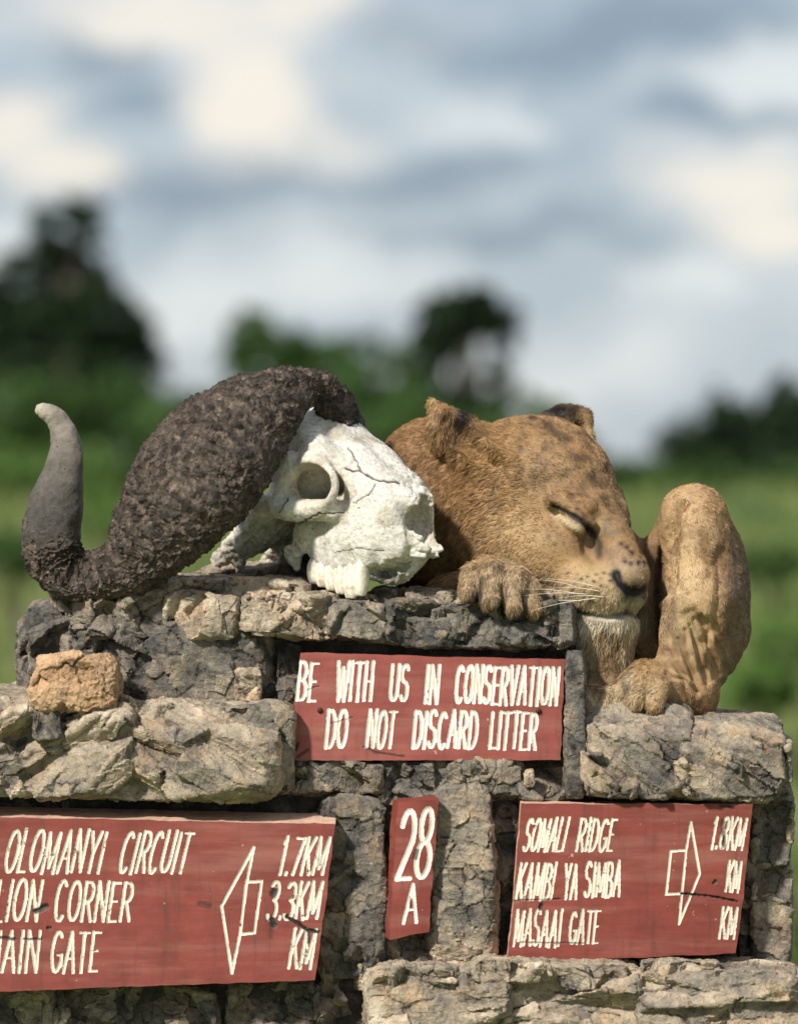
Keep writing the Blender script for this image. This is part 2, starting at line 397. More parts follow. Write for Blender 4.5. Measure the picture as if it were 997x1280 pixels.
tree('tree', 'wide dark tree at far right beyond the raised knee', 'tree', 100,
     [(968, 494, 36, 26), (995, 515, 44, 40), (935, 520, 34, 26), (910, 548, 60, 44), (850, 555, 36, 26), (990, 560, 60, 50), (855, 572, 48, 34), (880, 560, 40, 30), (950, 600, 120, 45), (1060, 560, 70, 70)], (960, .25), ML['dark'], 7500, .15, G, 5)
tree('bush', 'low green bush between the lioness face and the raised knee', 'bush', 92,
     [(760, 600, 60, 30), (820, 610, 60, 32), (700, 600, 60, 40), (780, 640, 120, 32)], (770, .1), ML['mid'], 4500, .14, G, 6)
hz = [(30, 600, 90, 40, 'fresh'), (230, 560, 70, 60, 'mid'), (150, 605, 80, 42, 'fresh'), (470, 545, 110, 75, 'mid'), (650, 570, 90, 66, 'mid'), (880, 622, 80, 36, 'mid'), (985, 630, 90, 44, 'mid')]
hl_ = ['yellow green bush low at far left beside the horn tip', 'dense green bush in the gap left of the horn boss', 'bright low bush beneath the dense bush left of the horn', 'green hedge bush behind the white skull', 'green hedge bush hidden partly by the lioness head', 'bright bush low behind the raised knee', 'dull green bush at the right edge beyond the knee']
for i_, (px_, py_, rx_, ry_, k_) in enumerate(hz):
    tree('bush', hl_[i_], 'bush', 84 + i_ * 1.5, [(px_, py_, rx_, ry_), (px_ - rx_ * .6, py_ + 10, rx_ * .6, ry_ * .8), (px_ + rx_ * .6, py_ + 14, rx_ * .6, ry_ * .7)], (px_, .08), ML[k_], 3000, .14, G, 30 + i_)
for i_, (px_, py_, rx_, ry_, D_, k_, l_) in enumerate(((960, 700, 46, 26, 46, 'mid', 'mid green shrub in the grass right of the raised knee'), (950, 850, 40, 30, 24, 'fresh', 'fresh green shrub in the grass above the right ledge'), (985, 790, 40, 26, 32, 'fresh', 'fresh green shrub at the right edge, lower than the knee'),
        (15, 690, 40, 30, 40, 'mid', 'mid green shrub in the grass below the upturned horn tip'), (130, 640, 36, 26, 52, 'fresh', 'fresh green shrub seen between horn tip and horn'))):
    tree('shrub', l_, 'shrub', D_, [(px_, py_, rx_, ry_), (px_ + rx_ * .5, py_ + 12, rx_ * .7, ry_ * .7), (px_ - rx_ * .5, py_ + 14, rx_ * .6, ry_ * .6)], (px_, .04), ML[k_], 1200, .07, 'shrubs dotted through the grass', 60 + i_)
tree('shrub', 'low green shrub by the right end of the stone wall', 'shrub', 9.5,
     [(985, 1225, 26, 30), (1020, 1200, 40, 60), (965, 1260, 28, 30)], (1010, .02), ML['fresh'], 900, .05, None, 8)
def grass_patch():
    rng = np.random.default_rng(21); n = 26000
    y = rng.uniform(0, 1, n) ** 1.3 * 78 + 11; x = rng.uniform(-1, 1, n) * (0.085 * (y + 9) + 0.7)
    V = []; F = []; C = []
    pn = fbm(np.stack([x * .6, y * .12, x * 0], 1), 3)
    for i in range(n):
        if pn[i] < -0.1 and rng.random() < .7: continue
        z = gz(x[i], y[i]); h = rng.uniform(.12, .34) * (1 + .5 * pn[i]); wd = rng.uniform(.008, .02) * (1 + y[i] / 30); a = rng.uniform(0, 6.28)
        dx, dy = math.cos(a) * wd, math.sin(a) * wd; lx, ly = rng.normal(0, .08, 2); k = len(V)
        V += [(x[i] - dx, y[i] - dy, z - .02), (x[i] + dx, y[i] + dy, z - .02), (x[i] + lx * .5 + dx * .6, y[i] + ly * .5, z + h * .6), (x[i] + lx, y[i] + ly, z + h)]
        F.append((k, k + 1, k + 2, k + 3)); q = min(1, max(0, .45 + .5 * pn[i] + rng.normal(0, .22))); C += [(q, q, q)] * 4
    me = mesh_from('grass', V, F, False); vcol(me, C)
    tag(link('grass', me, leaf_material('grass_blade', (0.06, 0.12, 0.028), (0.24, 0.26, 0.10))), 'uneven green savanna grass growing behind the stone wall', 'grass', kind='stuff')
grass_patch()

# ------------------------------------------------------------------ the stone marker
wall = thing('stone_wall', W(490, 2000, .25).to_tuple()[:2] + (0,), 'rough rubble stone wall with stepped ledges carrying red painted boards', 'wall')
_sd = [100]
def stone(x0, y0, x1, y1, yf, dep, tint=.4, name='stone', facet=1.0, cell=None, stretch=None, tilt=11, res=None, rough=1.0, cuts=12, label=None, chamfer=0, round=0, chips=1, seed=None):
    """one quarried stone: jittered planes, broken corners, chipped and layered faces"""
    _sd[0] += 1; rng = np.random.default_rng(seed or _sd[0]); tint = tint + (.09 if 'slab' in name else 0)
    a = W(x0, y1, yf); b = W(x1, y0, yf); hx = (b.x - a.x) / 2; hz = (b.z - a.z) / 2; hy = dep / 2
    c = np.array(((a.x + b.x) / 2, yf + hy, (a.z + b.z) / 2)); h = np.array((hx, hy, hz))
    r = res or min(max(max(h) / 60, .0018), .0034)
    lo = -h - .012; hi = h + .012
    g = Grid(lo, hi, r); X, Y, Z = g.pts((slice(None),) * 3); d = None
    pl = []
    for ax in range(3):
        for sg in (-1, 1):
            n = np.zeros(3); n[ax] = sg; n += rng.normal(0, math.tan(R(tilt)) * .5, 3) * (1 if dep < .3 else .5); n /= np.linalg.norm(n)
            pl.append((n, h[ax] * rng.uniform(.95, 1.02)))
    for i in range(cuts):
        sgn = rng.choice([-1, 1], 3); sgn[1] = -1 if rng.random() < .75 else 1; n = sgn * np.abs(rng.normal(.5, .45, 3)) / h ** rng.uniform(.5, 1); n /= np.linalg.norm(n)
        sup = float(np.abs(n) @ h); pl.append((n, sup * rng.uniform(.84, .98)))
    if chamfer:
        for ang in (0, .25, -.2):
            n = np.array((rng.normal(0, .08), -.62 + ang, .78)); n /= np.linalg.norm(n); pl.append((n, float(np.abs(n) @ h) - chamfer * (1 - abs(ang) * 1.2)))
    for n, off in pl:
        e = (n[0] * X + n[1] * Y + n[2] * Z - off).astype(np.float32)
        d = e + np.zeros(g.n, np.float32) if d is None else np.maximum(d, e)
    sq = ((np.abs(X) / h[0]) ** 5 + (np.abs(Y) / h[1]) ** 5 + (np.abs(Z) / h[2]) ** 5) ** .2; d = np.maximum(d, ((sq - 1.03) * h.min()).astype(np.float32))
    if round:
        k0 = np.sqrt((X / h[0]) ** 2 + (Y / h[1]) ** 2 + (np.where(Z > 0, Z, Z * .6) / h[2]) ** 2); d = np.maximum(d, ((k0 - round) * h.min()).astype(np.float32))
    # chips: shallow scoops bounded by planes broken out of the face
    S3 = tuple(slice(None) for _ in range(3))
    for i in range(int(chips * 8 * facet * min(2.5, 1 + hx / .1))):
        p = rng.uniform(-1, 1, 3) * h; p[1] = -hy + rng.uniform(0, .014); p[2] = p[2] if rng.random() < .6 else hz - rng.uniform(0, .012)
        w_ = rng.uniform(.012, .045) * facet; nn = np.array((rng.normal(0, .5), -1 + rng.normal(0, .4), rng.normal(.25, .6)))
        if stretch is not None: sv = np.array(stretch[:3], float); nn = nn - .7 * (nn @ sv) / (sv @ sv) * sv
        nn /= np.linalg.norm(nn); t1 = np.cross(nn, (stretch[:3] if stretch is not None else rng.normal(size=3))); t1 /= np.linalg.norm(t1); t2 = np.cross(nn, t1)
        el_ = (stretch[3] if stretch is not None else rng.uniform(1, 2.2)) * rng.uniform(.6, 1.2)
        q1 = t1[0] * (X - p[0]) + t1[1] * (Y - p[1]) + t1[2] * (Z - p[2]); q2 = t2[0] * (X - p[0]) + t2[1] * (Y - p[1]) + t2[2] * (Z - p[2]); q0 = nn[0] * (X - p[0]) + nn[1] * (Y - p[1]) + nn[2] * (Z - p[2])
        box = np.maximum(np.maximum(np.abs(q1 + .25 * q0) - w_, np.abs(q2 - .2 * q0) - w_ * el_), -q0 - rng.uniform(0, .004) + .15 * q1)
        d = np.maximum(d, -box.astype(np.float32))
    for q_ in (0, -1): d[q_] = np.maximum(d[q_], .003); d[:, q_] = np.maximum(d[:, q_], .003); d[:, :, q_] = np.maximum(d[:, :, q_], .003)
    g.d = d; V, F = g.nets(); P = V + c; n0 = normals(V, F); Nn = normals(smooth_mesh(V, F, 3), F)
    sz = float(np.cbrt(h.prod())); cl = (cell or min(max(sz * .75, .02), .06)) * .8
    Q = P / cl
    if stretch is not None:
        sv, amt = np.array(stretch[:3], float), stretch[3]; sv /= np.linalg.norm(sv); Q = Q - np.outer(Q @ sv, sv) * (1 - 1 / amt)
    wq = np.stack([perlin(P * 60 + 3), perlin(P * 60 + 31), perlin(P * 60 + 57)], 1)
    fv, fd = worley_facets(Q + .12 * wq + _sd[0] * 3.7, _sd[0] % 97); fv2, fd2 = worley_facets(Q * 2.4 + .15 * wq + _sd[0] * 1.3, _sd[0] % 53)
    crk = np.clip(1 - fd / .06, 0, 1) * (perlin(P * 14) > .05); crk2 = np.clip(1 - fd2 / .05, 0, 1) * (perlin(P * 19 + 5) > .1)
    lay_ = Q @ np.array((.3, .2, 1.0)) * 2.6 + 1.1 * perlin(P * 22 + _sd[0]); lay_ = (lay_ - np.floor(lay_))
    disp = facet * cl * (.10 * fv + .028 * fv2 - .06 * crk - .02 * crk2 + .04 * (lay_ ** 3)) + rough * (.0016 * fbm(P * 75, 4, .6) + .0022 * fbm(P * 22, 2))
    V = P + Nn * disp[:, None]
    me = mesh_from(name, V, F)
    try: me.set_sharp_from_angle(angle=R(34))
    except Exception: pass
    vcol(me, np.stack([np.full(len(V), tint + .06) + .30 * fv + .1 * fv2, np.full(len(V), rng.random()), np.clip(crk * .8 + crk2 * .4, 0, 1)], 1))
    o = link(name, me, M_ROCK, wall)
    if label: o['label'] = label
    return o
def mortar(x0, y0, x1, y1, yf, dep, res=.007):
    a = W(x0, y1, yf); b = W(x1, y0, yf); h = np.array(((b.x - a.x) / 2, dep / 2, (b.z - a.z) / 2)); c = np.array(((a.x + b.x) / 2, yf + dep / 2, (a.z + b.z) / 2))
    g = Grid(-h - .02, h + .02, res); X, Y, Z = g.pts((slice(None),) * 3)
    g.d = (np.maximum(np.maximum(np.abs(X) - h[0], np.abs(Y) - h[1]), np.abs(Z) - h[2])).astype(np.float32) + np.zeros(g.n, np.float32)
    V, F = g.nets(); Nn = normals(V, F); P = V + c
    V = P + Nn * (.012 * fbm(P * 16, 4))[:, None]; link('mortar', mesh_from('mortar', V, F), M_MORTAR, wall)

mortar(40, 775, 738, 1000, .045, .5); mortar(-75, 905, 360, 990, -.05, .5); mortar(735, 930, 965, 1000, -.0, .4)
mortar(-75, 990, 960, 1230, .035, .45); mortar(-80, 1225, 1000, 2000, .0, .5, .014); mortar(470, 1262, 1005, 2000, -.08, .5, .014)
# upper tier
stone(22, 770, 348, 892, .0, .4, .25, cell=.05, cuts=7)
stone(16, 752, 110, 885, .03, .3, .2, round=1.12)
stone(78, 738, 222, 800, -.012, .25, .5, cuts=9); stone(205, 738, 300, 802, -.018, .2, .8, cuts=9)
stone(296, 742, 424, 802, -.026, .25, .72, cuts=6); stone(255, 795, 325, 885, -.012, .1, .5); stone(292, 835, 326, 878, -.026, .06, .7)
stone(408, 752, 484, 806, -.03, .22, .45); stone(478, 750, 548, 807, -.034, .25, .26); stone(540, 748, 624, 808, -.038, .25, .3); stone(612, 752, 720, 809, -.04, .25, .2)
stone(440, 772, 722, 812, -.022, .2, .12, cell=.04)
stone(60, 722, 330, 775, .03, .38, .5, name='top_slab'); stone(190, 724, 388, 765, .015, .4, .74, name='top_slab'); stone(250, 706, 395, 745, .2, .25, .6, name='top_slab'); stone(376, 745, 478, 775, -.01, .4, .6, name='top_slab'); stone(462, 738, 600, 778, .02, .4, .55, name='top_slab'); stone(540, 738, 722, 775, .03, .5, .4, name='top_slab')
stone(300, 740, 396, 768, -.012, .2, .8, name='top_slab', tilt=14); stone(505, 738, 585, 756, .0, .2, .6, tilt=16)
stone(346, 806, 380, 885, -.004, .06, .05); stone(258, 878, 370, 995, -.058, .16, .5, cell=.06, cuts=3, facet=.5)
stone(705, 814, 733, 1002, -.055, .12, .2, tilt=3, cuts=3, facet=.5, chips=.4, label='thin dark upright slab beside the top board')
# left ledge
stone(-75, 868, 168, 1000, -.13, .42, .66, name='ledge_slab', cell=.05, stretch=(.75, -.2, .55, 3.2), facet=1.5, res=.0026, chamfer=.05)
stone(110, 882, 352, 1004, -.118, .36, .6, name='ledge_slab', cell=.05, stretch=(.75, -.2, -.5, 3.0), facet=1.4, res=.0026, chamfer=.06)
stone(-70, 864, 32, 912, -.08, .3, .7, cell=.04, facet=1.0); stone(150, 880, 262, 925, -.07, .25, .72, tilt=16); stone(38, 890, 75, 925, -.115, .08, .15)
# under the top board
stone(352, 948, 482, 1004, -.03, .2, .42); stone(470, 950, 566, 1010, -.024, .2, .36); stone(556, 948, 655, 1012, -.028, .2, .46); stone(645, 948, 712, 1004, -.022, .2, .4); stone(655, 960, 668, 985, -.04, .03, .9)
# right ledge
stone(724, 882, 872, 1004, -.095, .5, .42, name='ledge_slab', cell=.045, stretch=(.7, -.1, -.62, 2.6), facet=1.2, res=.0026, chamfer=.06, cuts=4, tilt=6)
stone(840, 898, 986, 1006, -.1, .5, .5, cuts=5, tilt=8, name='ledge_slab', cell=.045, stretch=(.8, -.1, -.45, 3.0), facet=1.4, res=.0026, chamfer=.06)
stone(880, 922, 994, 972, -.03, .4, .72, stretch=(.85, 0, -.4, 3.0), facet=1.3); stone(924, 925, 996, 985, -.075, .3, .62)
stone(732, 940, 800, 1000, -.1, .12, .3); stone(795, 945, 870, 1000, -.104, .12, .34); stone(865, 950, 930, 1000, -.106, .12, .28)
# lower wall
stone(394, 996, 488, 1232, -.035, .2, .36, cell=.07, cuts=5, facet=.8); stone(532, 982, 624, 1214, -.05, .2, .62, cell=.04, cuts=1, chips=.15, facet=1.2, seed=9005)
stone(484, 1166, 542, 1220, -.045, .15, .62); stone(476, 985, 536, 1185, .0, .1, .2); stone(612, 1000, 660, 1215, .01, .2, .1)
stone(936, 980, 994, 1095, -.02, .3, .4); stone(940, 1075, 993, 1215, -.024, .3, .55); stone(918, 998, 956, 1215, .0, .2, .26)
stone(-80, 992, 180, 1045, .03, .1, .16); stone(170, 994, 420, 1045, .028, .1, .2); stone(400, 1205, 500, 1240, -.04, .15, .42)
for x0, x1, t in ((630, 720, .5), (712, 800, .35), (792, 872, .45), (864, 945, .55)): stone(x0, 1190, x1, 1222, -.02 - .01 * t, .2, t)
for x0, x1, t in ((-80, 70, .45), (60, 165, .3), (158, 285, .42), (276, 400, .3), (392, 480, .4)): stone(x0, 1228, x1, 1310, -.035 - .02 * t, .2, t)
stone(456, 1212, 650, 1320, -.165, .5, .62, name='ledge_slab', cell=.05, stretch=(1, 0, .1, 3), facet=1.2, res=.0026, chamfer=.035)
stone(620, 1206, 812, 1320, -.155, .5, .7, name='ledge_slab', cell=.05, stretch=(1, 0, -.1, 3), facet=1.2, res=.0026, chamfer=.035)
stone(790, 1212, 1012, 1320, -.17, .5, .6, name='ledge_slab', cell=.05, stretch=(1, 0, .05, 3), facet=1.2, res=.0026, chamfer=.035)
for x0, x1, yy, t in ((470, 580, 1222, .6), (590, 690, 1214, .75), (700, 790, 1222, .55), (800, 900, 1216, .7), (880, 1005, 1226, .6)): stone(x0, yy - 12, x1, yy + 18, -.14 - .02 * t, .2, t, tilt=14)
for j in range(4):                                # the foot of the wall, below the picture, down to the soil
    for i in range(6):
        xa = -85 + i * 182 + (j % 2) * 20; stone(xa, 1305 + j * 180, xa + 190, 1500 + j * 180, (-.12 if xa > 430 else -.05) - .02 * ((i + j) % 3), .3, .3 + .1 * ((i * 3 + j) % 4), res=.01)
# the loose stone on the left ledge
_w = wall
loose_c = W(92, 886, -.03)
_sd[0] = 777
lo_ = stone(38, 818, 148, 892, -.105, .11, 1.0, name='loose_stone', cell=.12, facet=.45, cuts=60, tilt=20, res=.0018, round=1.22, chips=.6, rough=2.0)
lo_.parent = None; lo_.data.materials[0] = rock_material('orange_stone', (1.15, .92, .72)); tag(lo_, 'loose orange tan stone lying on the left ledge', 'stone')

# ------------------------------------------------------------------ red boards with cut and painted letters
def arc(cx, cy, rx, ry, a0, a1, n=14): return [(cx + rx * math.cos(R(a0 + (a1 - a0) * i / n)), cy + ry * math.sin(R(a0 + (a1 - a0) * i / n))) for i in range(n + 1)]
GL = {
 'A': (.95, [[(0, 0), (.5, 1), (1, 0)], [(.2, .34), (.8, .34)]]), 'B': (.85, [[(.08, 0), (.08, 1)], [(.08, 1)] + arc(.45, .76, .45, .24, 90, -90, 8) + [(.08, .52)], [(.08, .52)] + arc(.5, .26, .5, .26, 90, -90, 8) + [(.08, 0)]]),
 'C': (.9, [arc(.52, .5, .5, .5, 50, 310)]), 'D': (.95, [[(.08, 0), (.08, 1)], [(.08, 1)] + arc(.35, .5, .62, .5, 90, -90) + [(.08, 0)]]),
 'E': (.75, [[(.08, 0), (.08, 1)], [(.08, 1), (1, 1)], [(.08, .52), (.8, .52)], [(.08, 0), (1, 0)]]), 'G': (.95, [arc(.52, .5, .5, .5, 50, 330), [(1, .15), (1, .42), (.62, .42)]]),
 'H': (.9, [[(.05, 0), (.05, 1)], [(.95, 0), (.95, 1)], [(.05, .5), (.95, .5)]]), 'I': (.22, [[(.5, 0), (.5, 1)]]),
 'K': (.85, [[(.06, 0), (.06, 1)], [(.95, 1), (.1, .42)], [(.35, .58), (1, 0)]]), 'L': (.7, [[(.08, 1), (.08, 0), (1, 0)]]),
 'M': (1.15, [[(.04, 0), (.08, 1)], [(.08, 1), (.5, .15)], [(.5, .15), (.92, 1)], [(.92, 1), (.96, 0)]]), 'N': (.95, [[(.06, 0), (.06, 1)], [(.06, 1), (.94, 0)], [(.94, 0), (.94, 1)]]),
 'O': (.95, [arc(.5, .5, .5, .5, 0, 360, 24)]), 'R': (.9, [[(.08, 0), (.08, 1)], [(.08, 1)] + arc(.45, .75, .47, .25, 90, -90, 8) + [(.08, .5)], [(.45, .5), (1, 0)]]),
 'S': (.85, [arc(.5, .76, .44, .24, 30, 270, 12) + arc(.5, .26, .46, .26, 90, -150, 12)]), 'T': (.85, [[(.5, 0), (.5, 1)], [(0, 1), (1, 1)]]),
 'U': (.92, [[(.05, 1), (.05, .3)] + arc(.5, .3, .45, .3, 180, 360, 10) + [(.95, 1)]]), 'V': (.9, [[(0, 1), (.5, 0), (1, 1)]]),
 'W': (1.3, [[(0, 1), (.25, 0)], [(.25, 0), (.5, .85)], [(.5, .85), (.75, 0)], [(.75, 0), (1, 1)]]), 'Y': (.9, [[(0, 1), (.5, .48)], [(1, 1), (.5, .48), (.5, 0)]]),
 '1': (.4, [[(.15, .82), (.6, 1), (.6, 0)]]), '7': (.8, [[(0, 1), (1, 1), (.35, 0)]]), '3': (.8, [arc(.42, .76, .5, .24, 150, -90, 10) + arc(.42, .26, .56, .26, 90, -150, 10)]),
 '2': (.85, [arc(.5, .7, .48, .3, 165, -30, 12) + [(.02, 0), (1, 0)]]), '8': (.85, [arc(.5, .76, .4, .24, 0, 360, 18), arc(.5, .26, .5, .26, 0, 360, 18)]), '.': (.25, [[(.5, .02), (.5, .07)]])}
def layout(word, x0, x1, yt0, yb0, yt1, yb1, slant, gap=.34):
    """strokes of a word in photo pixels; bottoms run x0..x1"""
    ws = [GL[c][0] for c in word]; tot = sum(ws) + gap * (len(word) - 1); x = 0; out = []
    for c, wd in zip(word, ws):
        jx, jy, js = RNG.normal(0, .02), RNG.normal(0, .015), RNG.normal(0, .03)
        for pl in GL[c][1]:
            pts = []
            for (u, v) in pl:
                fx = (x + u * wd + jx * .5) / tot; yt = yt0 + (yt1 - yt0) * fx; yb = yb0 + (yb1 - yb0) * fx; v2 = v * (1 + js * .6) + jy
                pts.append((x0 + (x1 - x0) * fx + slant * v2, yb + (yt - yb) * v2))
            out.append(pts)
        x += wd + gap
    return out
def paint_material(name, a, b, scale, worn, chip=0.0):
    m, N = material(name); pos = N.n('ShaderNodeNewGeometry').outputs['Position']; at = N.n('ShaderNodeAttribute', attribute_name='Col')
    rg = N.n('ShaderNodeSeparateColor', {0: at.outputs['Color']})
    gr = N.n('ShaderNodeVectorMath', {0: pos, 1: (6, 30, 55)}, operation='MULTIPLY').outputs[0]
    g = N.noise(gr, 1.6, 6, 0.65); s = N.noise(pos, scale, 6, 0.7); s2 = N.noise(pos, 22.0, 4, 0.6)
    c = N.mix(N.ramp(g, [(0.3, 0.0), (0.7, 1.0)]), a, b)
    c = N.mix(N.ramp(s2, [(0.35, 0.55), (0.6, 0.0)]), c, N.mix(1.0, c, (0.62, 0.58, 0.6), 'MULTIPLY'))
    thr = N.math('SUBTRACT', s, N.math('MULTIPLY', rg.outputs[0], 0.35))
    c = N.mix(N.ramp(thr, [(0.24 + chip, 1.0), (0.31 + chip, 0.0)]), c, worn)
    if a[0] < .5: c = N.mix(N.ramp(N.noise(gr, .55, 5, .6), [(.5, 0.0), (.72, .4)]), c, (0.33, 0.16, 0.12)); c = N.mix(N.ramp(N.noise(N.n('ShaderNodeVectorMath', {0: pos, 1: (70, 5, 7)}, operation='MULTIPLY').outputs[0], 1.0, 4, .6), [(.56, 0.0), (.74, .5)]), c, (0.075, 0.028, 0.022))
    c = N.mix(rg.outputs[1], c, (0.018, 0.014, 0.012))
    c = N.mix(N.ramp(N.noise(pos, 90.0, 3, 0.5), [(0.72, 0.0), (0.78, 0.5)]), c, (0.6, 0.42, 0.34))
    bsdf(N, c, 0.62, bump(N, g, 0.00014, 0.7, bump(N, s, 0.0002, 0.6)), 0.35); return m
M_RED = paint_material('red_board_paint', (0.225, 0.055, 0.043), (0.285, 0.076, 0.061), 60.0, (0.10, 0.05, 0.04))
M_REDD = paint_material('dull_red_board_paint', (0.175, 0.036, 0.025), (0.225, 0.048, 0.034), 60.0, (0.10, 0.05, 0.04))
M_WHITE = paint_material('white_letter_paint', (0.70, 0.65, 0.54), (0.78, 0.74, 0.65), 95.0, (0.16, 0.10, 0.07), .04)
M_WORN = paint_material('worn_letter_paint', (0.62, 0.56, 0.44), (0.72, 0.67, 0.56), 80.0, (0.14, 0.10, 0.08), .05)
def simple(name, c, rough=.7, metal=0.0, scale=40, v=.3, dist=.002):
    m, N = material(name); pos = N.n('ShaderNodeNewGeometry').outputs['Position']; n = N.noise(pos, scale, 5, .65)
    bsdf(N, N.ramp(n, [(.25, tuple(x * (1 - v) for x in c)), (.75, tuple(min(1, x * (1 + v)) for x in c))]), rough, bump(N, n, dist), .35, **{'Metallic': metal}); return m
M_EDGE = simple('pale_board_edge', (.5, .33, .24)); M_NAIL = simple('rusty_nail', (.05, .03, .02), .6, .6)
def board(corners, yf, th, label, lines, marks=(), mat=None, lmat=None, lean=0.0, nails=(), back=(0, 0), edge=None, wear=0.0, warp=.003, cell=1.0, group=None, step=.72):
    TL, TR, BR, BL = [np.array(c, float) for c in corners]
    cx = (TL + TR + BR + BL) / 4; root = thing('sign_board', W(cx[0], max(BL[1], BR[1]), yf), label, 'sign board', group)
    nu = int(max(np.linalg.norm(TR - TL), np.linalg.norm(BR - BL)) / step) + 1; nv = int(max(np.linalg.norm(BL - TL), np.linalg.norm(BR - TR)) / step) + 1
    u = np.linspace(0, 1, nu)[None, :, None]; v = np.linspace(0, 1, nv)[:, None, None]
    # slightly ragged outline
    PX_ = (TL * (1 - u) + TR * u) * (1 - v) + (BL * (1 - u) + BR * u) * v
    uu = np.broadcast_to(u, (nv, nu, 1))[..., 0]; vv = np.broadcast_to(v, (nv, nu, 1))[..., 0]
    eu = np.stack([PX_[..., 0] * .03, PX_[..., 1] * .03, np.zeros_like(uu)], -1).reshape(-1, 3)
    rag = fbm(eu + yf * 50, 4).reshape(nv, nu); PX_[..., 1] += 1.3 * rag * (np.clip(1 - vv / .03, 0, 1) - np.clip(1 - (1 - vv) / .03, 0, 1)); PX_[..., 0] += 1.8 * rag * (np.clip(1 - uu / .02, 0, 1) - np.clip(1 - (1 - uu) / .02, 0, 1))
    x = PX_[..., 0]; y = PX_[..., 1]
    wob = fbm(eu * 6 + 9, 2).reshape(nv, nu)
    which = np.full((nv, nu), -1, int); dist = np.full((nv, nu), 50.0)
    for li, (strokes, tv, thn, nm) in enumerate(lines):
        for pl in strokes:
            for (ax, ay), (bx, by) in zip(pl[:-1], pl[1:]):
                L = math.hypot(bx - ax, by - ay) + 1e-6; vert = abs(by - ay) / L; hw = .5 * (thn + (tv - thn) * vert)
                m = hw + 3
                M = (x > min(ax, bx) - m) & (x < max(ax, bx) + m) & (y > min(ay, by) - m) & (y < max(ay, by) + m)
                if not M.any(): continue
                xs = x[M]; ys = y[M]; t = np.clip(((xs - ax) * (bx - ax) + (ys - ay) * (by - ay)) / L ** 2, 0, 1)
                e = np.hypot(xs - ax - t * (bx - ax), ys - ay - t * (by - ay)) - hw - .22 * wob[M]
                old = dist[M]; dist[M] = np.minimum(old, e); wq = which[M]; wq[e < np.minimum(old, 0.35)] = li; which[M] = wq
    depth = np.clip((-dist + .4) / 2.6, 0, 1) * .0017
    dk = np.zeros((nv, nu))
    for mk in marks:                               # splits, gouges and stains worn into the board
        pts, wd, dp, amt = mk
        for (ax, ay), (bx, by) in zip(pts[:-1], pts[1:]):
            L = math.hypot(bx - ax, by - ay) + 1e-6; t = np.clip(((x - ax) * (bx - ax) + (y - ay) * (by - ay)) / L ** 2, 0, 1)
            e = np.hypot(x - ax - t * (bx - ax), y - ay - t * (by - ay)) + .9 * wob; q = np.clip(1 - e / wd, 0, 1)
            depth = np.maximum(depth, q * dp); dk = np.maximum(dk, np.clip(q * 2, 0, 1) * amt)
    d = yf + depth + lean * (vv - .5) * -1 + warp * np.sin(uu * 3.1) * -1 + .00015 * fbm(eu * 2.2 + 5, 2).reshape(nv, nu)
    s = (CAMD + yf) / CAMD
    WX = (x - 498.5) * K * s; WZ = CAMH + (HOR - y) * K * s
    Vv = np.stack([WX, d, WZ], -1).reshape(-1, 3); I = np.arange(nv * nu).reshape(nv, nu)
    Q = np.stack([I[1:, :-1], I[1:, 1:], I[:-1, 1:], I[:-1, :-1]], -1).reshape(-1, 4)
    qw = np.stack([which[1:, :-1], which[1:, 1:], which[:-1, 1:], which[:-1, :-1]], -1).reshape(-1, 4); qw = np.where((qw >= 0).sum(1) >= 3, qw.max(1), -1)
    wearn = np.clip(wear * (.5 + fbm(eu * 1.3 + 2, 3)), -.2, .8); colr = np.stack([wearn, dk.ravel(), dk.ravel() * 0], 1)
    def sub(sel, name, mat, extra=None):
        f = Q[sel]
        if not len(f): return
        used = np.unique(f); mp = np.full(len(Vv), -1); mp[used] = np.arange(len(used)); me = mesh_from(name, Vv[used], mp[f]); vcol(me, colr[used]); return link(name, me, mat, root)
    sub(qw < 0, 'board', mat or M_RED)
    for li, (_, _, _, nm) in enumerate(lines): sub(qw == li, nm, lmat or M_WHITE)
    # sides and back
    ring = np.concatenate([I[0, :], I[1:, -1], I[-1, -2::-1], I[-2:0:-1, 0]]); rv = Vv[ring]; bk = rv.copy(); bk[:, 1] = yf + th + .002; bk[:, 0] += back[0] * K; bk[:, 2] += back[1] * K
    n = len(ring); V2 = np.concatenate([rv, bk]); F2 = [(i, i + n, (i + 1) % n + n, (i + 1) % n) for i in range(n)]
    me = mesh_from('board_edge', V2, F2, False); vcol(me, np.zeros((2 * n, 3))); o = link('board_edge', me, edge or mat or M_RED, root)
    bc = [bk[0], bk[nu - 1], bk[nu + nv - 2], bk[2 * nu + nv - 3]]; me = mesh_from('board_back', bc, [(0, 1, 2, 3)], False); vcol(me, np.zeros((4, 3))); link('board_back', me, mat or M_RED, root)
    for (nx, ny) in nails:
        p = W(nx, ny, yf); v, f = tube([(p.x, yf + .004, p.z), (p.x, yf - .003, p.z), (p.x, yf - .0042, p.z), (p.x, yf - .0043, p.z)], [.0045, .0048, .0034, .0001], 12); link('nail', mesh_from('nail', v, f), M_NAIL, root)
    return root
def ln(*words): return [q for w_ in words for q in layout(*w_)]
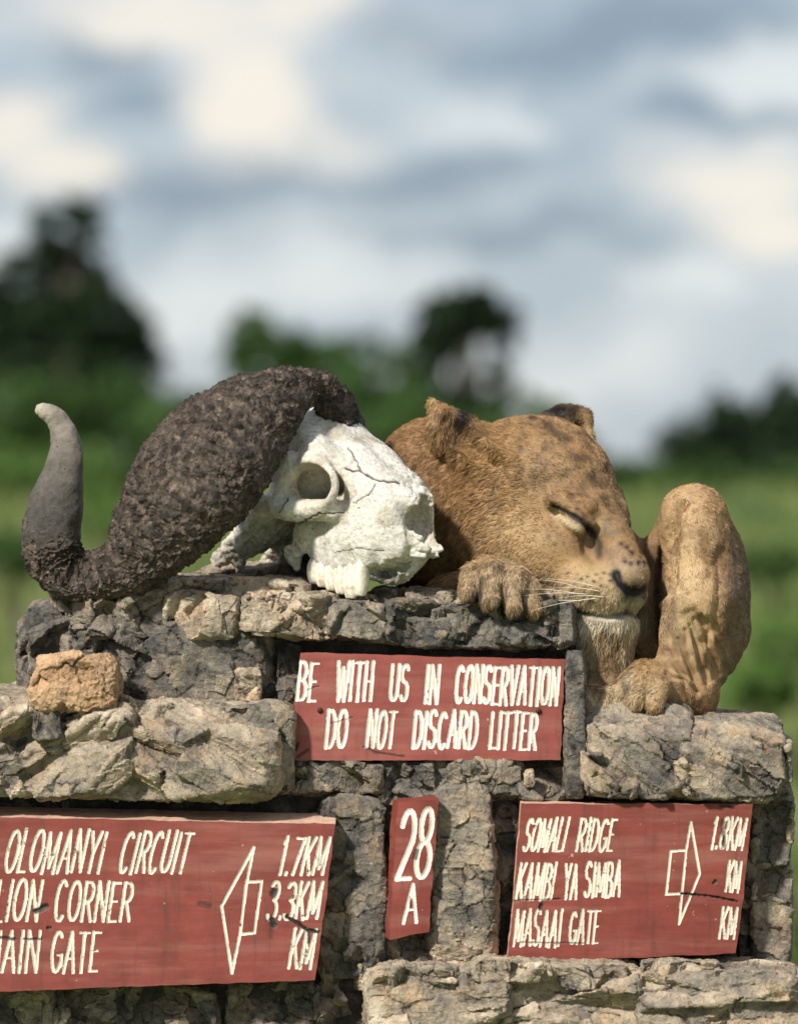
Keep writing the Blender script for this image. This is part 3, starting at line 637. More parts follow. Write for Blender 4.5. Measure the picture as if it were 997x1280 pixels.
board([(375, 816), (706, 825), (700, 950), (360, 951)], -.012, .024, 'salmon red board lettered BE WITH US IN CONSERVATION DO NOT DISCARD LITTER',
      [(ln(('BE', 370, 394, 829, 876, 829, 876, 4), ('WITH', 419, 463, 828, 876, 828, 876, 4), ('US', 486, 508, 831, 876, 831, 876, 4), ('IN', 530, 546, 831, 878, 831, 878, 4), ('CONSERVATION', 568, 695, 832, 878, 835, 881, 4)), 4.8, 3.2, 'lettering'),
       (ln(('DO', 406, 431, 888, 935, 889, 935, 4), ('NOT', 457, 491, 889, 934, 889, 934, 5), ('DISCARD', 515, 594, 889, 934, 890, 935, 4), ('LITTER', 611, 668, 891, 935, 892, 936, 4)), 4.8, 3.2, 'lettering')],
      marks=[([(364, 945), (372, 930)], 3, .002, .8), ([(372, 946), (384, 938)], 3, .001, .7), ([(384, 862), (398, 858)], 1.6, .001, .6), ([(455, 934), (470, 941), (505, 946)], 2.2, .001, .6), ([(412, 905), (440, 897)], 1.5, .001, .5)],
      nails=[(400, 888), (673, 889)], wear=.12)
board([(-70, 1020), (419, 1031), (394, 1225), (-80, 1242)], -.085, .09, 'wide dark red board lettered OLOMANYI CIRCUIT, LION CORNER and MAIN GATE',
      [(ln(('OLOMANYI', 4, 124, 1038, 1090, 1040, 1091, 11), ('CIRCUIT', 147, 230, 1041, 1091, 1043, 1092, 12)), 4.2, 3.0, 'lettering'),
       (ln(('LION', -8, 46, 1100, 1151, 1101, 1151, 8), ('CORNER', 67, 161, 1101, 1151, 1103, 1151, 7)), 4.2, 3.0, 'lettering'),
       (ln(('MAIN', -20, 46, 1165, 1215, 1165, 1215, 5), ('GATE', 63, 121, 1165, 1215, 1166, 1214, 5)), 4.2, 3.0, 'lettering'),
       (ln(('1.7KM', 347, 403, 1046, 1093, 1049, 1093, 10)), 4.3, 3.2, 'distance'), (ln(('3.3KM', 334, 396, 1101, 1149, 1104, 1149, 8)), 4.3, 3.2, 'distance'), (ln(('KM', 360, 388, 1162, 1210, 1163, 1210, 8)), 4.3, 3.2, 'distance'),
       ([[(317, 1060), (277, 1133), (290, 1216), (300, 1168), (308, 1104), (317, 1060)], [(308, 1103), (327, 1102), (318, 1166), (300, 1168)]], 3.8, 3.8, 'arrow')],
      marks=[([(358, 1146), (372, 1154), (384, 1163), (398, 1165)], 3.2, .003, 1), ([(386, 1163), (386, 1178)], 3, .002, .9), ([(45, 1139), (58, 1133)], 5, .003, 1), ([(60, 1160), (63, 1160)], 3, .003, 1), ([(341, 1118), (343, 1114)], 6, .002, .9), ([(340, 1150), (342, 1156)], 6, .003, 1), ([(0, 1172), (18, 1174)], 3, .002, .9), ([(30, 1174), (52, 1174)], 2, .002, .8), ([(250, 1130), (262, 1133)], 5, .0008, .55), ([(340, 1156), (339, 1172)], 4, .0005, .4)],
      mat=M_REDD, lmat=M_WORN, back=(0, 9), edge=M_EDGE, wear=.26, lean=.02)
board([(497, 1003), (548, 999), (535, 1165), (487, 1175)], -.064, .045, 'small upright red board lettered 28 A between the two wide boards',
      [(ln(('28', 495, 534, 1014, 1100, 1013, 1098, 9)), 6.6, 5.6, 'number'), (ln(('A', 504, 520, 1106, 1155, 1106, 1154, 4)), 4.6, 3.4, 'lettering')],
      marks=[([(519, 1072), (521, 1064)], 4, .002, .8), ([(513, 1122), (513, 1135)], 2, .002, .6)], back=(-7, 2), wear=.05, mat=M_REDD, step=.7)
board([(652, 1005), (941, 1005), (920, 1192), (634, 1204)], -.07, .07, 'dark red board lettered SOMALI RIDGE, KAMBI YA SIMBA and MASAAI GATE',
      [(ln(('SOMALI', 652, 703, 1023, 1064, 1023, 1064, 9), ('RIDGE', 719, 764, 1023, 1064, 1025, 1064, 7)), 3.5, 2.5, 'lettering'),
       (ln(('KAMBI', 644, 689, 1079, 1124, 1079, 1124, 7), ('YA', 703, 719, 1080, 1123, 1080, 1123, 4), ('SIMBA', 729, 773, 1078, 1121, 1078, 1121, 4)), 3.5, 2.5, 'lettering'),
       (ln(('MASAAI', 641, 698, 1138, 1183, 1138, 1182, 5), ('GATE', 710, 746, 1139, 1180, 1139, 1179, 4)), 3.5, 2.5, 'lettering'),
       (ln(('1.8KM', 887, 927, 1022, 1061, 1023, 1062, 7)), 3.4, 2.5, 'distance'), (ln(('KM', 906, 922, 1077, 1114, 1077, 1115, 5)), 3.4, 2.5, 'distance'), (ln(('KM', 898, 917, 1135, 1173, 1135, 1173, 5)), 3.4, 2.5, 'distance'),
       ([[(863, 1028), (874, 1092), (848, 1155), (857, 1063), (863, 1028)], [(857, 1063), (838, 1064), (832, 1118), (850, 1117)]], 3.2, 3.2, 'arrow')],
      marks=[([(851, 1117), (885, 1120), (921, 1127)], 1.8, .004, 1), ([(643, 1126), (700, 1124)], 1.4, .002, .7), ([(675, 1136), (676, 1132)], 3.4, .003, 1), ([(892, 1104), (894, 1102)], 3, .003, 1), ([(903, 1026), (905, 1058)], 3, .001, .75), ([(650, 1178), (730, 1179)], 1.4, .001, .7), ([(900, 1007), (912, 1008)], 3, .002, .8)],
      mat=M_REDD, lmat=M_WORN, wear=.18, edge=M_EDGE, warp=.006)

# ------------------------------------------------------------------ buffalo skull
# sculpted in photo-pixel units (x right, y away, z up), placed at true scale on the upper tier
def to_world(V, d0=.12):
    s = (CAMD + d0) / CAMD * K
    return np.stack([(V[:, 0]) * s, V[:, 1] * s, CAMH + V[:, 2] * s], 1)
def I3(px, py, dep): return np.array((px - 498.5, dep, HOR - py), float)
c45 = .7071
def SK(f, s, u, D0=70): return np.array((450 - 498.5 + c45 * f - c45 * s, D0 - c45 * f - c45 * s, HOR - 560 + u), float)
skull = thing('buffalo_skull', W(440, 745, .1), 'bleached white buffalo skull with heavy rough horns lying beside the lioness', 'skull')
def build_skull():
    g = Grid((-290, -60, -160), (95, 330, 130), 1.55)
    ax_f = np.array((c45, -c45, 0)); ax_s = np.array((-c45, -c45, 0)); ax_u = np.array((0, 0, 1.0)); A = (ax_f, ax_s, ax_u)
    def C(f1, s1, u1, r1, f2, s2, u2, r2, k=10, sub=False): g.cap(SK(f1, s1, u1), SK(f2, s2, u2), r1, r2, k, sub)
    def E(f, s, u, r, k=10, sub=False, axes=A): g.ell(SK(f, s, u), r, axes, k, sub)
    E(-78, 0, -14, (66, 68, 60))
    for sg in (1, -.55):
        C(-55, 40 * sg, 20, 22, -8, 62 * sg, -14, 20, 14); C(-8, 62 * sg, -14, 20, 62, 26 * sg, -52, 20, 14); C(62, 26 * sg, -52, 20, 108, 12 * sg, -66, 11, 10)
        C(-62, 12 * sg, 26, 24, 20, 22 * sg, -24, 24, 14); C(20, 22 * sg, -24, 24, 70, 12 * sg, -50, 17, 12)
        E(40, 38 * sg, -85, (62, 20, 44), 22); E(14, 47 * sg, -118, (60, 15, 39), 16); E(66, 32 * sg, -114, (46, 15, 40), 16)
        # orbit
        E(-2, 82 * sg, -47, (46, 14, 36), 14); E(0, 94 * sg, -46, (38, 27, 27), 5, True); E(-2, 68 * sg, -46, (33, 38, 24), 6, True)
        C(20, 66 * sg, -78, 13, -30, 90 * sg, -78, 12, 12); C(-30, 90 * sg, -78, 12, -75, 95 * sg, -72, 11, 10); C(-75, 95 * sg, -72, 11, -128, 84 * sg, -62, 13, 10)
        C(-38, 84 * sg, -14, 11, -54, 92 * sg, -72, 9, 8)
        # back plates and hooks of bone
        C(-34, 58 * sg, -98, 15, -62, 55 * sg, -130, 12, 10); C(-62, 55 * sg, -130, 10, -54, 56 * sg, -150, 3, 5)
        C(-120, 50 * sg, -80, 20, -165, 55 * sg, -122, 16, 12); C(-165, 55 * sg, -122, 15, -205, 54 * sg, -146, 8, 8); C(-150, 55 * sg, -110, 13, -170, 50 * sg, -150, 7, 8)
        C(-95, 30 * sg, -70, 26, -150, 30 * sg, -110, 22, 16)
        # premaxilla slivers
        C(92, 24 * sg, -112, 10, 132, 12 * sg, -124, 6, 8); C(92, 22 * sg, -126, 7, 128, 14 * sg, -134, 3, 4); C(90, 26 * sg, -100, 7, 126, 17 * sg, -112, 3.5, 4)
    E(50, 0, -80, (52, 34, 38), 18)
    E(122, 0, -92, (44, 17, 36), 5, True); E(100, 0, -96, (24, 20, 26), 6, True)
    E(-14, 0, -142, (52, 28, 26), 8, True); g.ell(SK(64, 8, -144), (38, 27, 27), A, 12); g.ell(SK(46, 34, -140), (26, 15, 24), A, 10); g.ell(SK(80, 34, -162), (20, 16, 12), A, 4, True)
    for (f, u, r) in ((60, -152, 5), (70, -150, 6.5), (81, -148, 5.5), (91, -143, 6.5), (100, -138, 4)):
        g.cap(SK(f, 46, u), SK(f, 14, u - 6), r, r, 2, True)
    for f in (-14, -2, 10, 22): g.cap(SK(f, 66, -116), SK(f, 62, -142), 3, 4, 4, True)
    V, F = g.nets(); V = smooth_mesh(V, F, 1, .4); n = normals(V, F)
    d = .8 * fbm(V * .03, 3) + .55 * fbm(V * .22, 3); rx = np.clip((392 - (V[:, 0] + 498.5)) / 30, 0, 1) * np.clip(((HOR - V[:, 2]) - 640) / 25, 0, 1); d = d + rx * (5 * fbm(V * .06 + 8, 4) - 2.5 * np.clip(fbm(V * .05 + 31, 2) - .1, 0, 1) * 6)
    rg_ = np.clip(((V[:, 0] + 498.5) - 502) / 14, 0, 1) + np.clip(((V[:, 0] + 498.5) - 458) / 10, 0, 1) * np.clip(((HOR - V[:, 2]) - 700) / 8, 0, 1); d = d + np.clip(rg_, 0, 1) * (2.6 * fbm(V * .13 + 60, 3) - .6)
    V = V + n * d[:, None]
    # sutures and cracks cut into the bone
    dk = np.zeros(len(V))
    def crack(pts, wd, dep):
        nonlocal V, dk
        for a, b in zip(pts[:-1], pts[1:]):
            a = np.array((a[0] - 498.5, HOR - a[1])); b = np.array((b[0] - 498.5, HOR - b[1])); ab = b - a
            P2 = V[:, [0, 2]] + np.stack([perlin(V * .12 + 5), perlin(V * .12 + 15)], 1) * 2.2
            t = np.clip(((P2 - a) @ ab) / (ab @ ab), 0, 1); e = np.hypot(*(P2 - a - t[:, None] * ab).T); q = np.clip(1 - e / wd, 0, 1) * (n[:, 1] < .2)
            V = V - n * (q * dep)[:, None]; dk = np.maximum(dk, np.clip(q * 1.5, 0, 1))
    crack([(432, 585), (440, 590), (450, 589), (462, 596), (476, 601), (498, 603)], 2.0, 2.2); crack([(436, 560), (446, 575), (450, 588)], 1.4, 1.2)
    crack([(470, 605), (462, 618), (444, 628)], 1.3, 1.0); crack([(372, 655), (400, 642), (430, 640)], 1.4, .8); crack([(420, 690), (450, 684), (480, 688)], 1.1, .6); crack([(350, 640), (362, 622)], 1.2, .8)
    px = V[:, 0] + 498.5; py = HOR - V[:, 2]
    base = np.tile(np.array((.56, .535, .48)), (len(V), 1))
    st = np.clip(fbm(V * .035 + 7, 5) * 1.1 + .12, 0, .85)[:, None]; base = base * (1 - st) + np.array((.33, .29, .225)) * st
    low = np.clip((py - 640) / 80, 0, 1) * np.clip((400 - px) / 60, 0, 1); base = base * (1 - .75 * low[:, None]) + np.array((.26, .225, .165)) * .75 * low[:, None]  # lower left bones: horn's shade painted into the bone colour
    inn = np.exp(-(((V - SK(0, 66, -46)) / 33) ** 2).sum(1)); inn2 = np.exp(-(((V - SK(104, 0, -92)) / 26) ** 2).sum(1)); k = np.clip(inn * .9 + inn2 * .8, 0, .85)[:, None]
    base = base * (1 - k) + np.array((.45, .36, .24)) * k
    gap = np.exp(-(((px - 486) / 22) ** 2 + ((py - 724) / 15) ** 2)); base = base * (1 - .75 * gap[:, None]) + np.array((.10, .085, .06)) * .75 * gap[:, None]  # darkness of the empty sockets painted into the bone
    pits = (fbm(V * .35 + 3, 2) > .6) & (fbm(V * .03 + 19, 2) > .1); base[pits] *= .35
    base = base * (1 - dk[:, None] * .9) + np.array((.03, .025, .02)) * dk[:, None] * .9
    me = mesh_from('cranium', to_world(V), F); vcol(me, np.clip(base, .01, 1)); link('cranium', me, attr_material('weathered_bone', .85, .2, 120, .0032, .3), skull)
    tm = attr_material('old_teeth', .5, .4, 300, .0008, .15)
    for sg in (1, -.55):
        for i, (f, w_, l) in enumerate(() if sg < 0 else ((-32, 12, 30), (-17, 13, 34), (-1, 13, 39), (16, 13, 44), (33, 14, 50), (49, 12, 46))):
            gt = Grid(SK(f, 46 * sg, -160) - 45, SK(f, 46 * sg, -160) + 45, 1.6)
            gt.ell(SK(f - 2, 47 * sg, -142 - l * .4), (w_ * .66, 10, l * .62), A, 2); gt.ell(SK(f + 5, 49 * sg, -140 - l * .42), (w_ * .52, 10, l * .58), A, 2)
            gt.cap(SK(f + 1, 60 * sg, -140), SK(f + 2, 58 * sg, -142 - l), 1.6, 1.2, 2, True)
            E0 = gt.d; S = gt.pts((slice(None),) * 3)[2]; gt.d = np.maximum(E0, (SK(0, 0, -144 - l * .86)[2] - S) + 0 * E0)
            v, f_ = gt.nets(); cl = np.tile(np.array((.78, .72, .60)), (len(v), 1)); m = np.clip((fbm(v * .15, 3)) * .7 + .1, 0, .6)[:, None]; cl = cl * (1 - m) + np.array((.35, .25, .14)) * m
            me = mesh_from('tooth', to_world(v), f_); vcol(me, cl); link('tooth', me, tm, skull)
build_skull()
def catmull(P, n):
    P = np.asarray(P, float); Q = np.vstack([2 * P[0] - P[1], P, 2 * P[-1] - P[-2]]); out = []
    T = np.linspace(0, len(P) - 1, n)
    for t in T:
        i = min(int(t), len(P) - 2); f = t - i; a, b, c, d = Q[i], Q[i + 1], Q[i + 2], Q[i + 3]
        out.append(.5 * (2 * b + (c - a) * f + (2 * a - 5 * b + 4 * c - d) * f * f + (3 * b - a - 3 * c + d) * f ** 3))
    return np.array(out), T / (len(P) - 1)
def horn_material():
    m, N = material('rough_horn'); at = N.n('ShaderNodeAttribute', attribute_name='Col').outputs['Color']; pos = N.n('ShaderNodeNewGeometry').outputs['Position']
    uvw = N.n('ShaderNodeAttribute', attribute_name='Flow').outputs['Vector']
    fl = N.n('ShaderNodeVectorMath', {0: uvw, 1: (2.2, 1, 1)}, operation='MULTIPLY').outputs[0]; a = N.noise(fl, 9.0, 6, .7, .5); b = N.noise(fl, 34.0, 5, .7, .3); c2 = N.noise(pos, 420, 4, .7)
    sp = N.n('ShaderNodeSeparateColor', {0: at}); sm = sp.outputs[0]
    h = N.math('ADD', N.math('MULTIPLY', a, .6), N.math('MULTIPLY', b, .4))
    rough = N.ramp(h, [(.32, (.010, .009, .008)), (.43, (.052, .040, .032)), (.55, (.115, .086, .067)), (.70, (.26, .20, .155))])
    rough = N.mix(1.0, rough, N.ramp(sp.outputs[2], [(.15, .45), (.5, 1.0), (.85, 1.9)]), 'MULTIPLY'); spk = N.ramp(N.noise(pos, 230, 2, .5), [(.70, 0.), (.74, .8)]); rough = N.mix(spk, rough, (.45, .36, .25))
    smooth = N.mix(N.ramp(a, [(.3, 0.), (.7, 1.)]), (.022, .019, .017), (.075, .066, .058)); smooth = N.mix(sp.outputs[1], smooth, (.40, .345, .28))
    smooth = N.mix(N.ramp(N.noise(pos, 150, 3, .5), [(.69, 0.), (.72, .9)]), smooth, (.012, .01, .009))
    c = N.mix(sm, rough, smooth); k = N.math('SUBTRACT', 1.0, N.math('MULTIPLY', sm, .88))
    n1 = N.n('ShaderNodeBump', {'Height': a, 'Distance': .007, 'Strength': k}).outputs[0]; n2 = N.n('ShaderNodeBump', {'Height': b, 'Distance': .0025, 'Strength': k, 'Normal': n1}).outputs[0]
    n3 = N.n('ShaderNodeBump', {'Height': c2, 'Distance': .0016, 'Strength': 1.0, 'Normal': n2}).outputs[0]
    bsdf(N, c, .68, n3, .35); return m
M_HORN = horn_material()
def horn(path, ref, thick, seed, smooth_from):
    P, T = catmull(np.array([p[:3] for p in path]), 760); Wd, _ = catmull(np.array([[p[3], 0, 0] for p in path]), 760); Wd = np.maximum(Wd[:, 0], 2)
    P3 = np.stack([P[:, 0] - 498.5, P[:, 2], HOR - P[:, 1]], 1); n = 280; V = []; FL = []; SM = []
    tg = np.gradient(P3, axis=0); tg /= np.linalg.norm(tg, axis=1, keepdims=True); acc = np.concatenate([[0], np.cumsum(np.linalg.norm(np.diff(P3, axis=0), axis=1))])
    ref = np.array(ref, float); prevB = None
    for i in range(len(P3)):
        B = ref - (ref @ tg[i]) * tg[i]; B /= np.linalg.norm(B); Nn = np.cross(tg[i], B)
        th = np.linspace(0, 2 * math.pi, n, endpoint=False); tk = np.interp(T[i], [0, .5, .62, 1], [thick, thick + .08, .95, 1.0])
        cs, sn = np.cos(th), np.sin(th); V.append(P3[i] + Wd[i] * (np.outer(np.sign(cs) * np.abs(cs) ** .85, Nn) + tk * np.outer(np.sign(sn) * np.abs(sn) ** .85, B)))
        FL.append(np.stack([np.full(n, acc[i] * K * 1.0), np.cos(th) * Wd[i] * K * 2.2, np.sin(th) * Wd[i] * K * 2.2], 1)); SM.append(np.full(n, T[i]))
    V = np.concatenate(V); FL = np.concatenate(FL) * 10 * .55 + seed; SM = np.concatenate(SM); m = len(P3)
    I = np.arange(m * n).reshape(m, n); J = np.roll(I, -1, 1); F = np.stack([I[:-1], J[:-1], J[1:], I[1:]], -1).reshape(-1, 4)
    e0 = np.array([P3[0]]); e1 = np.array([P3[-1] + tg[-1] * Wd[-1] * .7]); V = np.vstack([V, e0, e1]); FL = np.vstack([FL, FL[:1], FL[-1:]]); SM = np.append(SM, [0, 1.])
    F = np.vstack([F, [[m * n, I[0, (k + 1) % n], I[0, k], I[0, k]] for k in range(0)] or np.zeros((0, 4), int)]) if False else F
    caps = [(I[0, (k + 1) % n], I[0, k], m * n, m * n) for k in range(n)] + [(I[-1, k], I[-1, (k + 1) % n], m * n + 1, m * n + 1) for k in range(n)]
    nr = normals(V, F); sm = np.clip((SM + .03 * fbm(V * .07, 3) - smooth_from) / .05, 0, 1)
    bark = np.stack([FL[:, 0] * 6.4, FL[:, 1] * 2.0, FL[:, 2] * 2.0], 1); bark = bark + .22 * np.stack([perlin(V * .03), perlin(V * .03 + 9), perlin(V * .03 + 19)], 1)
    q = fbm(bark * 2.2, 4, .5); rid = 1 - np.abs(perlin(bark * 4.2 + 3)) * 2; fv, fd = worley_facets(bark * 2.6, int(seed) % 90)
    fv2, _q = worley_facets(bark * 9.0, 7); edge = np.exp(-((SM - smooth_from + .03) / .05) ** 2)
    disp = (1 - sm) * (2.6 * q + 1.3 * rid + 3.2 * fv - 2.2 * np.clip(1 - fd / .10, 0, 1) + .6 * fv2) * (.55 + .8 * np.clip(.5 + fbm(V * .02 + 4, 2), 0, 1)) * (.85 + .8 * edge) + .8 * fbm(V * .08, 4) + 2.6 * fbm(V * .022, 2) + sm * .16 * np.sin(SM * 210 + 2 * perlin(V * .05))
    V = V + nr * disp[:, None]; V = to_world(V); tri = [c[:3] for c in caps]
    me = bpy.data.meshes.new('horn'); me.from_pydata(V.tolist(), [], F.tolist() + tri); me.polygons.foreach_set('use_smooth', np.ones(len(me.polygons), bool)); me.update()
    tip = np.clip((SM - .64) / .36, 0, 1) ** 1.25; vcol(me, np.stack([sm, np.clip(tip * (.9 + .5 * fbm(V * 30, 3)), 0, 1), np.append(np.clip(.5 + .55 * fv + .35 * q, 0, 1)[:-2], [0, 0])], 1))
    fa = me.attributes.new('Flow', 'FLOAT_VECTOR', 'POINT'); fa.data.foreach_set('vector', FL.astype(np.float32).ravel() * 1.0)
    return link('horn', me, M_HORN, skull)
horn([(418, 486, 66, 17), (386, 483, 50, 22), (340, 507, 20, 46), (288, 553, -2, 71), (240, 608, -12, 75), (202, 660, -10, 60), (166, 702, 0, 42), (126, 718, 12, 30), (88, 714, 20, 33), (69, 681, 22, 36), (74, 632, 24, 34), (84, 586, 26, 25), (86, 550, 28, 18.5), (75, 525, 30, 12.5), (58, 514, 31, 8.5), (50, 514, 31, 4)], (0, 1, 0), .62, 3, .585)
horn([(396, 486, 64, 19), (424, 517, 112, 36), (423, 560, 150, 46), (408, 615, 185, 56), (400, 668, 225, 46), (396, 705, 262, 32), (398, 712, 290, 28), (402, 690, 312, 28), (408, 640, 318, 24), (412, 595, 316, 16), (412, 570, 310, 9), (411, 560, 305, 4)], (1, 0, 0), .62, 23, .6)

# ------------------------------------------------------------------ the lioness
lion = None
sF, cF = .743, .669
def H(f, s, u, D0=60): return np.array((746 - 498.5 + cF * f - sF * s, D0 - sF * f - cF * s, HOR - 640 + u), float)
HA = (np.array((cF, -sF, 0)), np.array((-sF, -cF, 0)), np.array((0, 0, 1.0)))
def rotax(p):   # head axes pitched by p degrees (nose down)
    a = R(p); f, s, u = HA; return (f * math.cos(a) - u * math.sin(a), s, f * math.sin(a) + u * math.cos(a))
PI_ = 3.14159
FAR = .68
EYE = [(689, 632), (700, 636), (712, 644), (724, 652), (735, 664)]
MOUTH = [(786, 757), (775, 766), (757, 770), (735, 767), (712, 760), (694, 751), (680, 744)]
NOSTRIL = [(765, 716), (769, 728), (780, 737), (792, 741)]
def near_image(V, n):
    '''where each point of the head, or its twin across the face, sits seen from its own side'''
    f, s, u = head_coords(V); a = np.where(s < 0, -s / FAR, s); x = 746 + cF * f - sF * a; sg = np.where(s < 0, -1, 1)
    r_ = -sF * n[:, 0] - cF * n[:, 1]; fw = cF * n[:, 0] - sF * n[:, 1]; ny = -sF * fw - cF * r_ * sg      # how far its near side faces away
    m = np.clip((110 - .85 * np.maximum(f, 0) - a) / 12, 0, 1) * np.clip((104 - f) / 8, 0, 1) * np.clip((.15 - ny) / .2, 0, 1) * np.clip((f + 130) / 30, 0, 1) * np.clip((215 - (60 - sF * f - cF * a)) / 40, 0, 1)
    return np.stack([x, 640 - u], 1), m
def build_lion():
    g = Grid((-70, -95, -300), (452, 370, 120), 1.75)
    E = lambda p, r, ax=None, k=14, sub=False: g.ell(p, r, ax, k, sub)
    C = lambda a, b, ra, rb, k=12, sub=False: g.cap(a, b, ra, rb, k, sub)
    # body behind the head
    E(I3(545, 628, 215), (88, 95, 108), None, 20)
    B = [(545, 655, 235, 84), (640, 690, 262, 76), (735, 735, 262, 70), (810, 785, 235, 72), (855, 800, 190, 62)]
    g.chain([(*I3(a, b, c), r) for a, b, c, r in B], 40)
    C(I3(572, 628, 185), I3(640, 612, 140), 82, 84, 14)
    C(I3(575, 690, 170), I3(640, 690, 120), 56, 50, 24)
    # head
    E(H(-98, 0, 46), (84, 75, 74), rotax(14), 24)
    E(H(-48, 0, 34), (56, 52, 52), rotax(34), 24)
    E(H(-24, 0, 4), (38, 46, 40), rotax(44), 16)
    for sg in (1, -FAR):
        E(H(-72, 56 * sg, -42), (66, 42, 62), None, 24); E(H(-122, 70 * sg, -25), (48, 38, 64), None, 24)
        E(H(-20, 46 * sg, -50), (46, 26, 40), None, 20)
        E(H(34, 19 * sg, -95), (32, 23, 31), rotax(15), 10); E(H(4, 38 * sg, -90), (40, 23, 30), rotax(10), 16)
        C(H(-18, 60 * sg, 18), H(16, 32 * sg, 6), 12, 8, 14)
    C(H(-10, 0, -2), H(56, 0, -74), 34, 21, 16); C(H(0, 0, 6), H(58, 0, -64), 22, 15, 14)
    E(H(64, 2, -79), (15, 20, 14), rotax(30), 9)
    E(H(27, 4, -131), (30, 22, 16), None, 6)
    for sg in (1, -FAR): C(H(20, 16 * sg, -124), H(-75, 48 * sg, -100), 20, 30, 16)
    for sg in (1, -FAR):
        # eye socket and closed lids
        E(H(24, 32 * sg, -34), (13, 8, 22), rotax(40), 14, True)
        E(H(4, 44 * sg, -10), (21, 13, 15), rotax(35), 8)
        g.chain([(*H(-16, 60 * sg, 8), 3.5), (*H(-2, 57 * sg, 4), 4.2), (*H(14, 46 * sg, -6), 4.2), (*H(24, 32 * sg, -14), 3)], 5)
    # ears: a cup on each side
    C(I3(592, 566, 100), I3(556, 532, 104), 30, 20, 14); C(I3(556, 548, 106), I3(541, 506, 102), 20, 7, 8); C(I3(606, 546, 108), I3(556, 520, 104), 14, 11, 10); C(I3(592, 556, 66), I3(646, 578, 66), 11, 7, 8)
    g.chain([(*I3(596, 566, 70), 15), (*I3(574, 545, 79), 16), (*I3(558, 526, 86), 10)], 8, True)
    C(I3(700, 550, 205), I3(708, 526, 205), 26, 22, 16); C(I3(690, 530, 205), I3(730, 520, 200), 17, 12, 10); C(I3(732, 524, 195), I3(738, 548, 190), 9, 8, 10)
    E(I3(722, 545, 178), (16, 20, 20), None, 6, True)
    # the paw under the chin
    C(I3(560, 752, 110), I3(612, 728, 30), 32, 25, 12); C(I3(608, 718, 22), I3(640, 730, 8), 24, 25, 12)
    for a, b, r1, r2 in (((590, 716, 4), (584, 738, -14), 15, 12), ((612, 712, -6), (610, 746, -26), 17, 13.5), ((638, 720, -8), (640, 756, -26), 17, 13.5), ((658, 734, 2), (662, 758, -14), 14, 12)):
        C(I3(*a), I3(*b), r1, r2, 5)
    for x, y in ((598, 745), (625, 752), (652, 758)): g.cap(I3(x, y - 26, -28), I3(x, y + 8, -30), 2.5, 5, 4, True)
    # foreleg hanging beside the slab, throat
    C(I3(752, 785, 66), I3(752, 850, 56), 40, 33, 16); E(I3(752, 870, 48), (36, 42, 24), None, 12); E(I3(738, 790, 75), (46, 50, 32), None, 16); E(I3(766, 782, 48), (24, 24, 20), None, 12)
    for a, b in (((735, 866, 12), (733, 880, 2)), ((752, 867, 8), (751, 882, -2)), ((769, 867, 12), (769, 880, 4))): C(I3(*a), I3(*b), 13, 10, 4)
    # raised hind leg: thigh, shank, bent foot
    C(I3(863, 648, 52), I3(872, 745, 40), 43, 45, 24); C(I3(872, 745, 40), I3(846, 840, 42), 44, 31, 20)
    E(I3(893, 744, 85), (42, 60, 100), None, 24); C(I3(895, 790, 70), I3(868, 858, 60), 36, 26, 16)
    C(I3(852, 634, 84), I3(816, 692, 92), 25, 14, 10); C(I3(816, 692, 100), I3(806, 740, 150), 18, 34, 16)
    E(I3(815, 768, 112), (36, 46, 82), None, 12); E(I3(836, 806, 100), (24, 36, 44), None, 14)
    g.chain([(*I3(836, 662, 66), 4), (*I3(828, 700, 62), 8), (*I3(828, 760, 66), 8), (*I3(826, 800, 72), 6)], 8, True)
    C(I3(862, 860, 45), I3(806, 852, 22), 31, 29, 14); C(I3(806, 852, 22), I3(790, 862, 8), 28, 23, 10); C(I3(868, 850, 58), I3(872, 876, 48), 22, 18, 10)
    for a, b in (((800, 850, 2), (790, 872, -14)), ((818, 856, -4), (812, 878, -18)), ((787, 850, 16), (779, 868, 4))): C(I3(*a), I3(*b), 14, 11, 4)
    # folds of loose skin above the foot
    for pts in ([(846, 772), (858, 812), (872, 850)], [(858, 765), (870, 808), (882, 852)], [(872, 770), (882, 812), (890, 846)], [(838, 792), (852, 824), (866, 858)], [(888, 790), (894, 820), (898, 842)]):
        g.chain([(*I3(x, y, -6 + (0 if x < 870 else 10)), 6.5) for x, y in pts], 9, True)
    V, F = g.nets(); V = smooth_mesh(V, F, 2, .5); n = normals(V, F)
    # wrinkles and softness of the coat
    d = 1.3 * fbm(V * .03, 3) + .5 * fbm(V * .11, 2)
    px = V[:, 0] + 498.5; py = HOR - V[:, 2]
    wr = np.exp(-((px - 872) / 34) ** 2 - ((py - 820) / 50) ** 2); ph = (px - .32 * (py - 800)) * .42 + 1.2 * perlin(V * .04); d = d + wr * 3.0 * np.sin(ph)
    fh = np.exp(-((px - 700) / 60) ** 2 - ((py - 560) / 45) ** 2) * (n[:, 1] < 0); d = d + fh * .8 * np.sin((px + .7 * (py - 560)) * .16 + 2 * perlin(V * .02))
    V = V + n * d[:, None]
    P2, near = near_image(V, n)
    for pts, wd, dep in ((EYE, 4.0, 2.2), (MOUTH, 4.5, 3.2), (NOSTRIL, 6.0, 3.5), ([(797, 741), (788, 758)], 4, 2.5)):
        e = seg_dist(P2, pts); V = V - n * (np.clip(1 - e / wd, 0, 1) ** .7 * dep * near)[:, None]
    e = seg_dist(P2, [(688, 626), (704, 630), (722, 638), (738, 652)]); V = V + n * (np.exp(-(e / 5.0) ** 2) * 1.8 * near)[:, None]
    e = seg_dist(P2, [(696, 646), (710, 658), (724, 666)]); V = V + n * (np.exp(-(e / 5.0) ** 2) * 1.0 * near)[:, None]
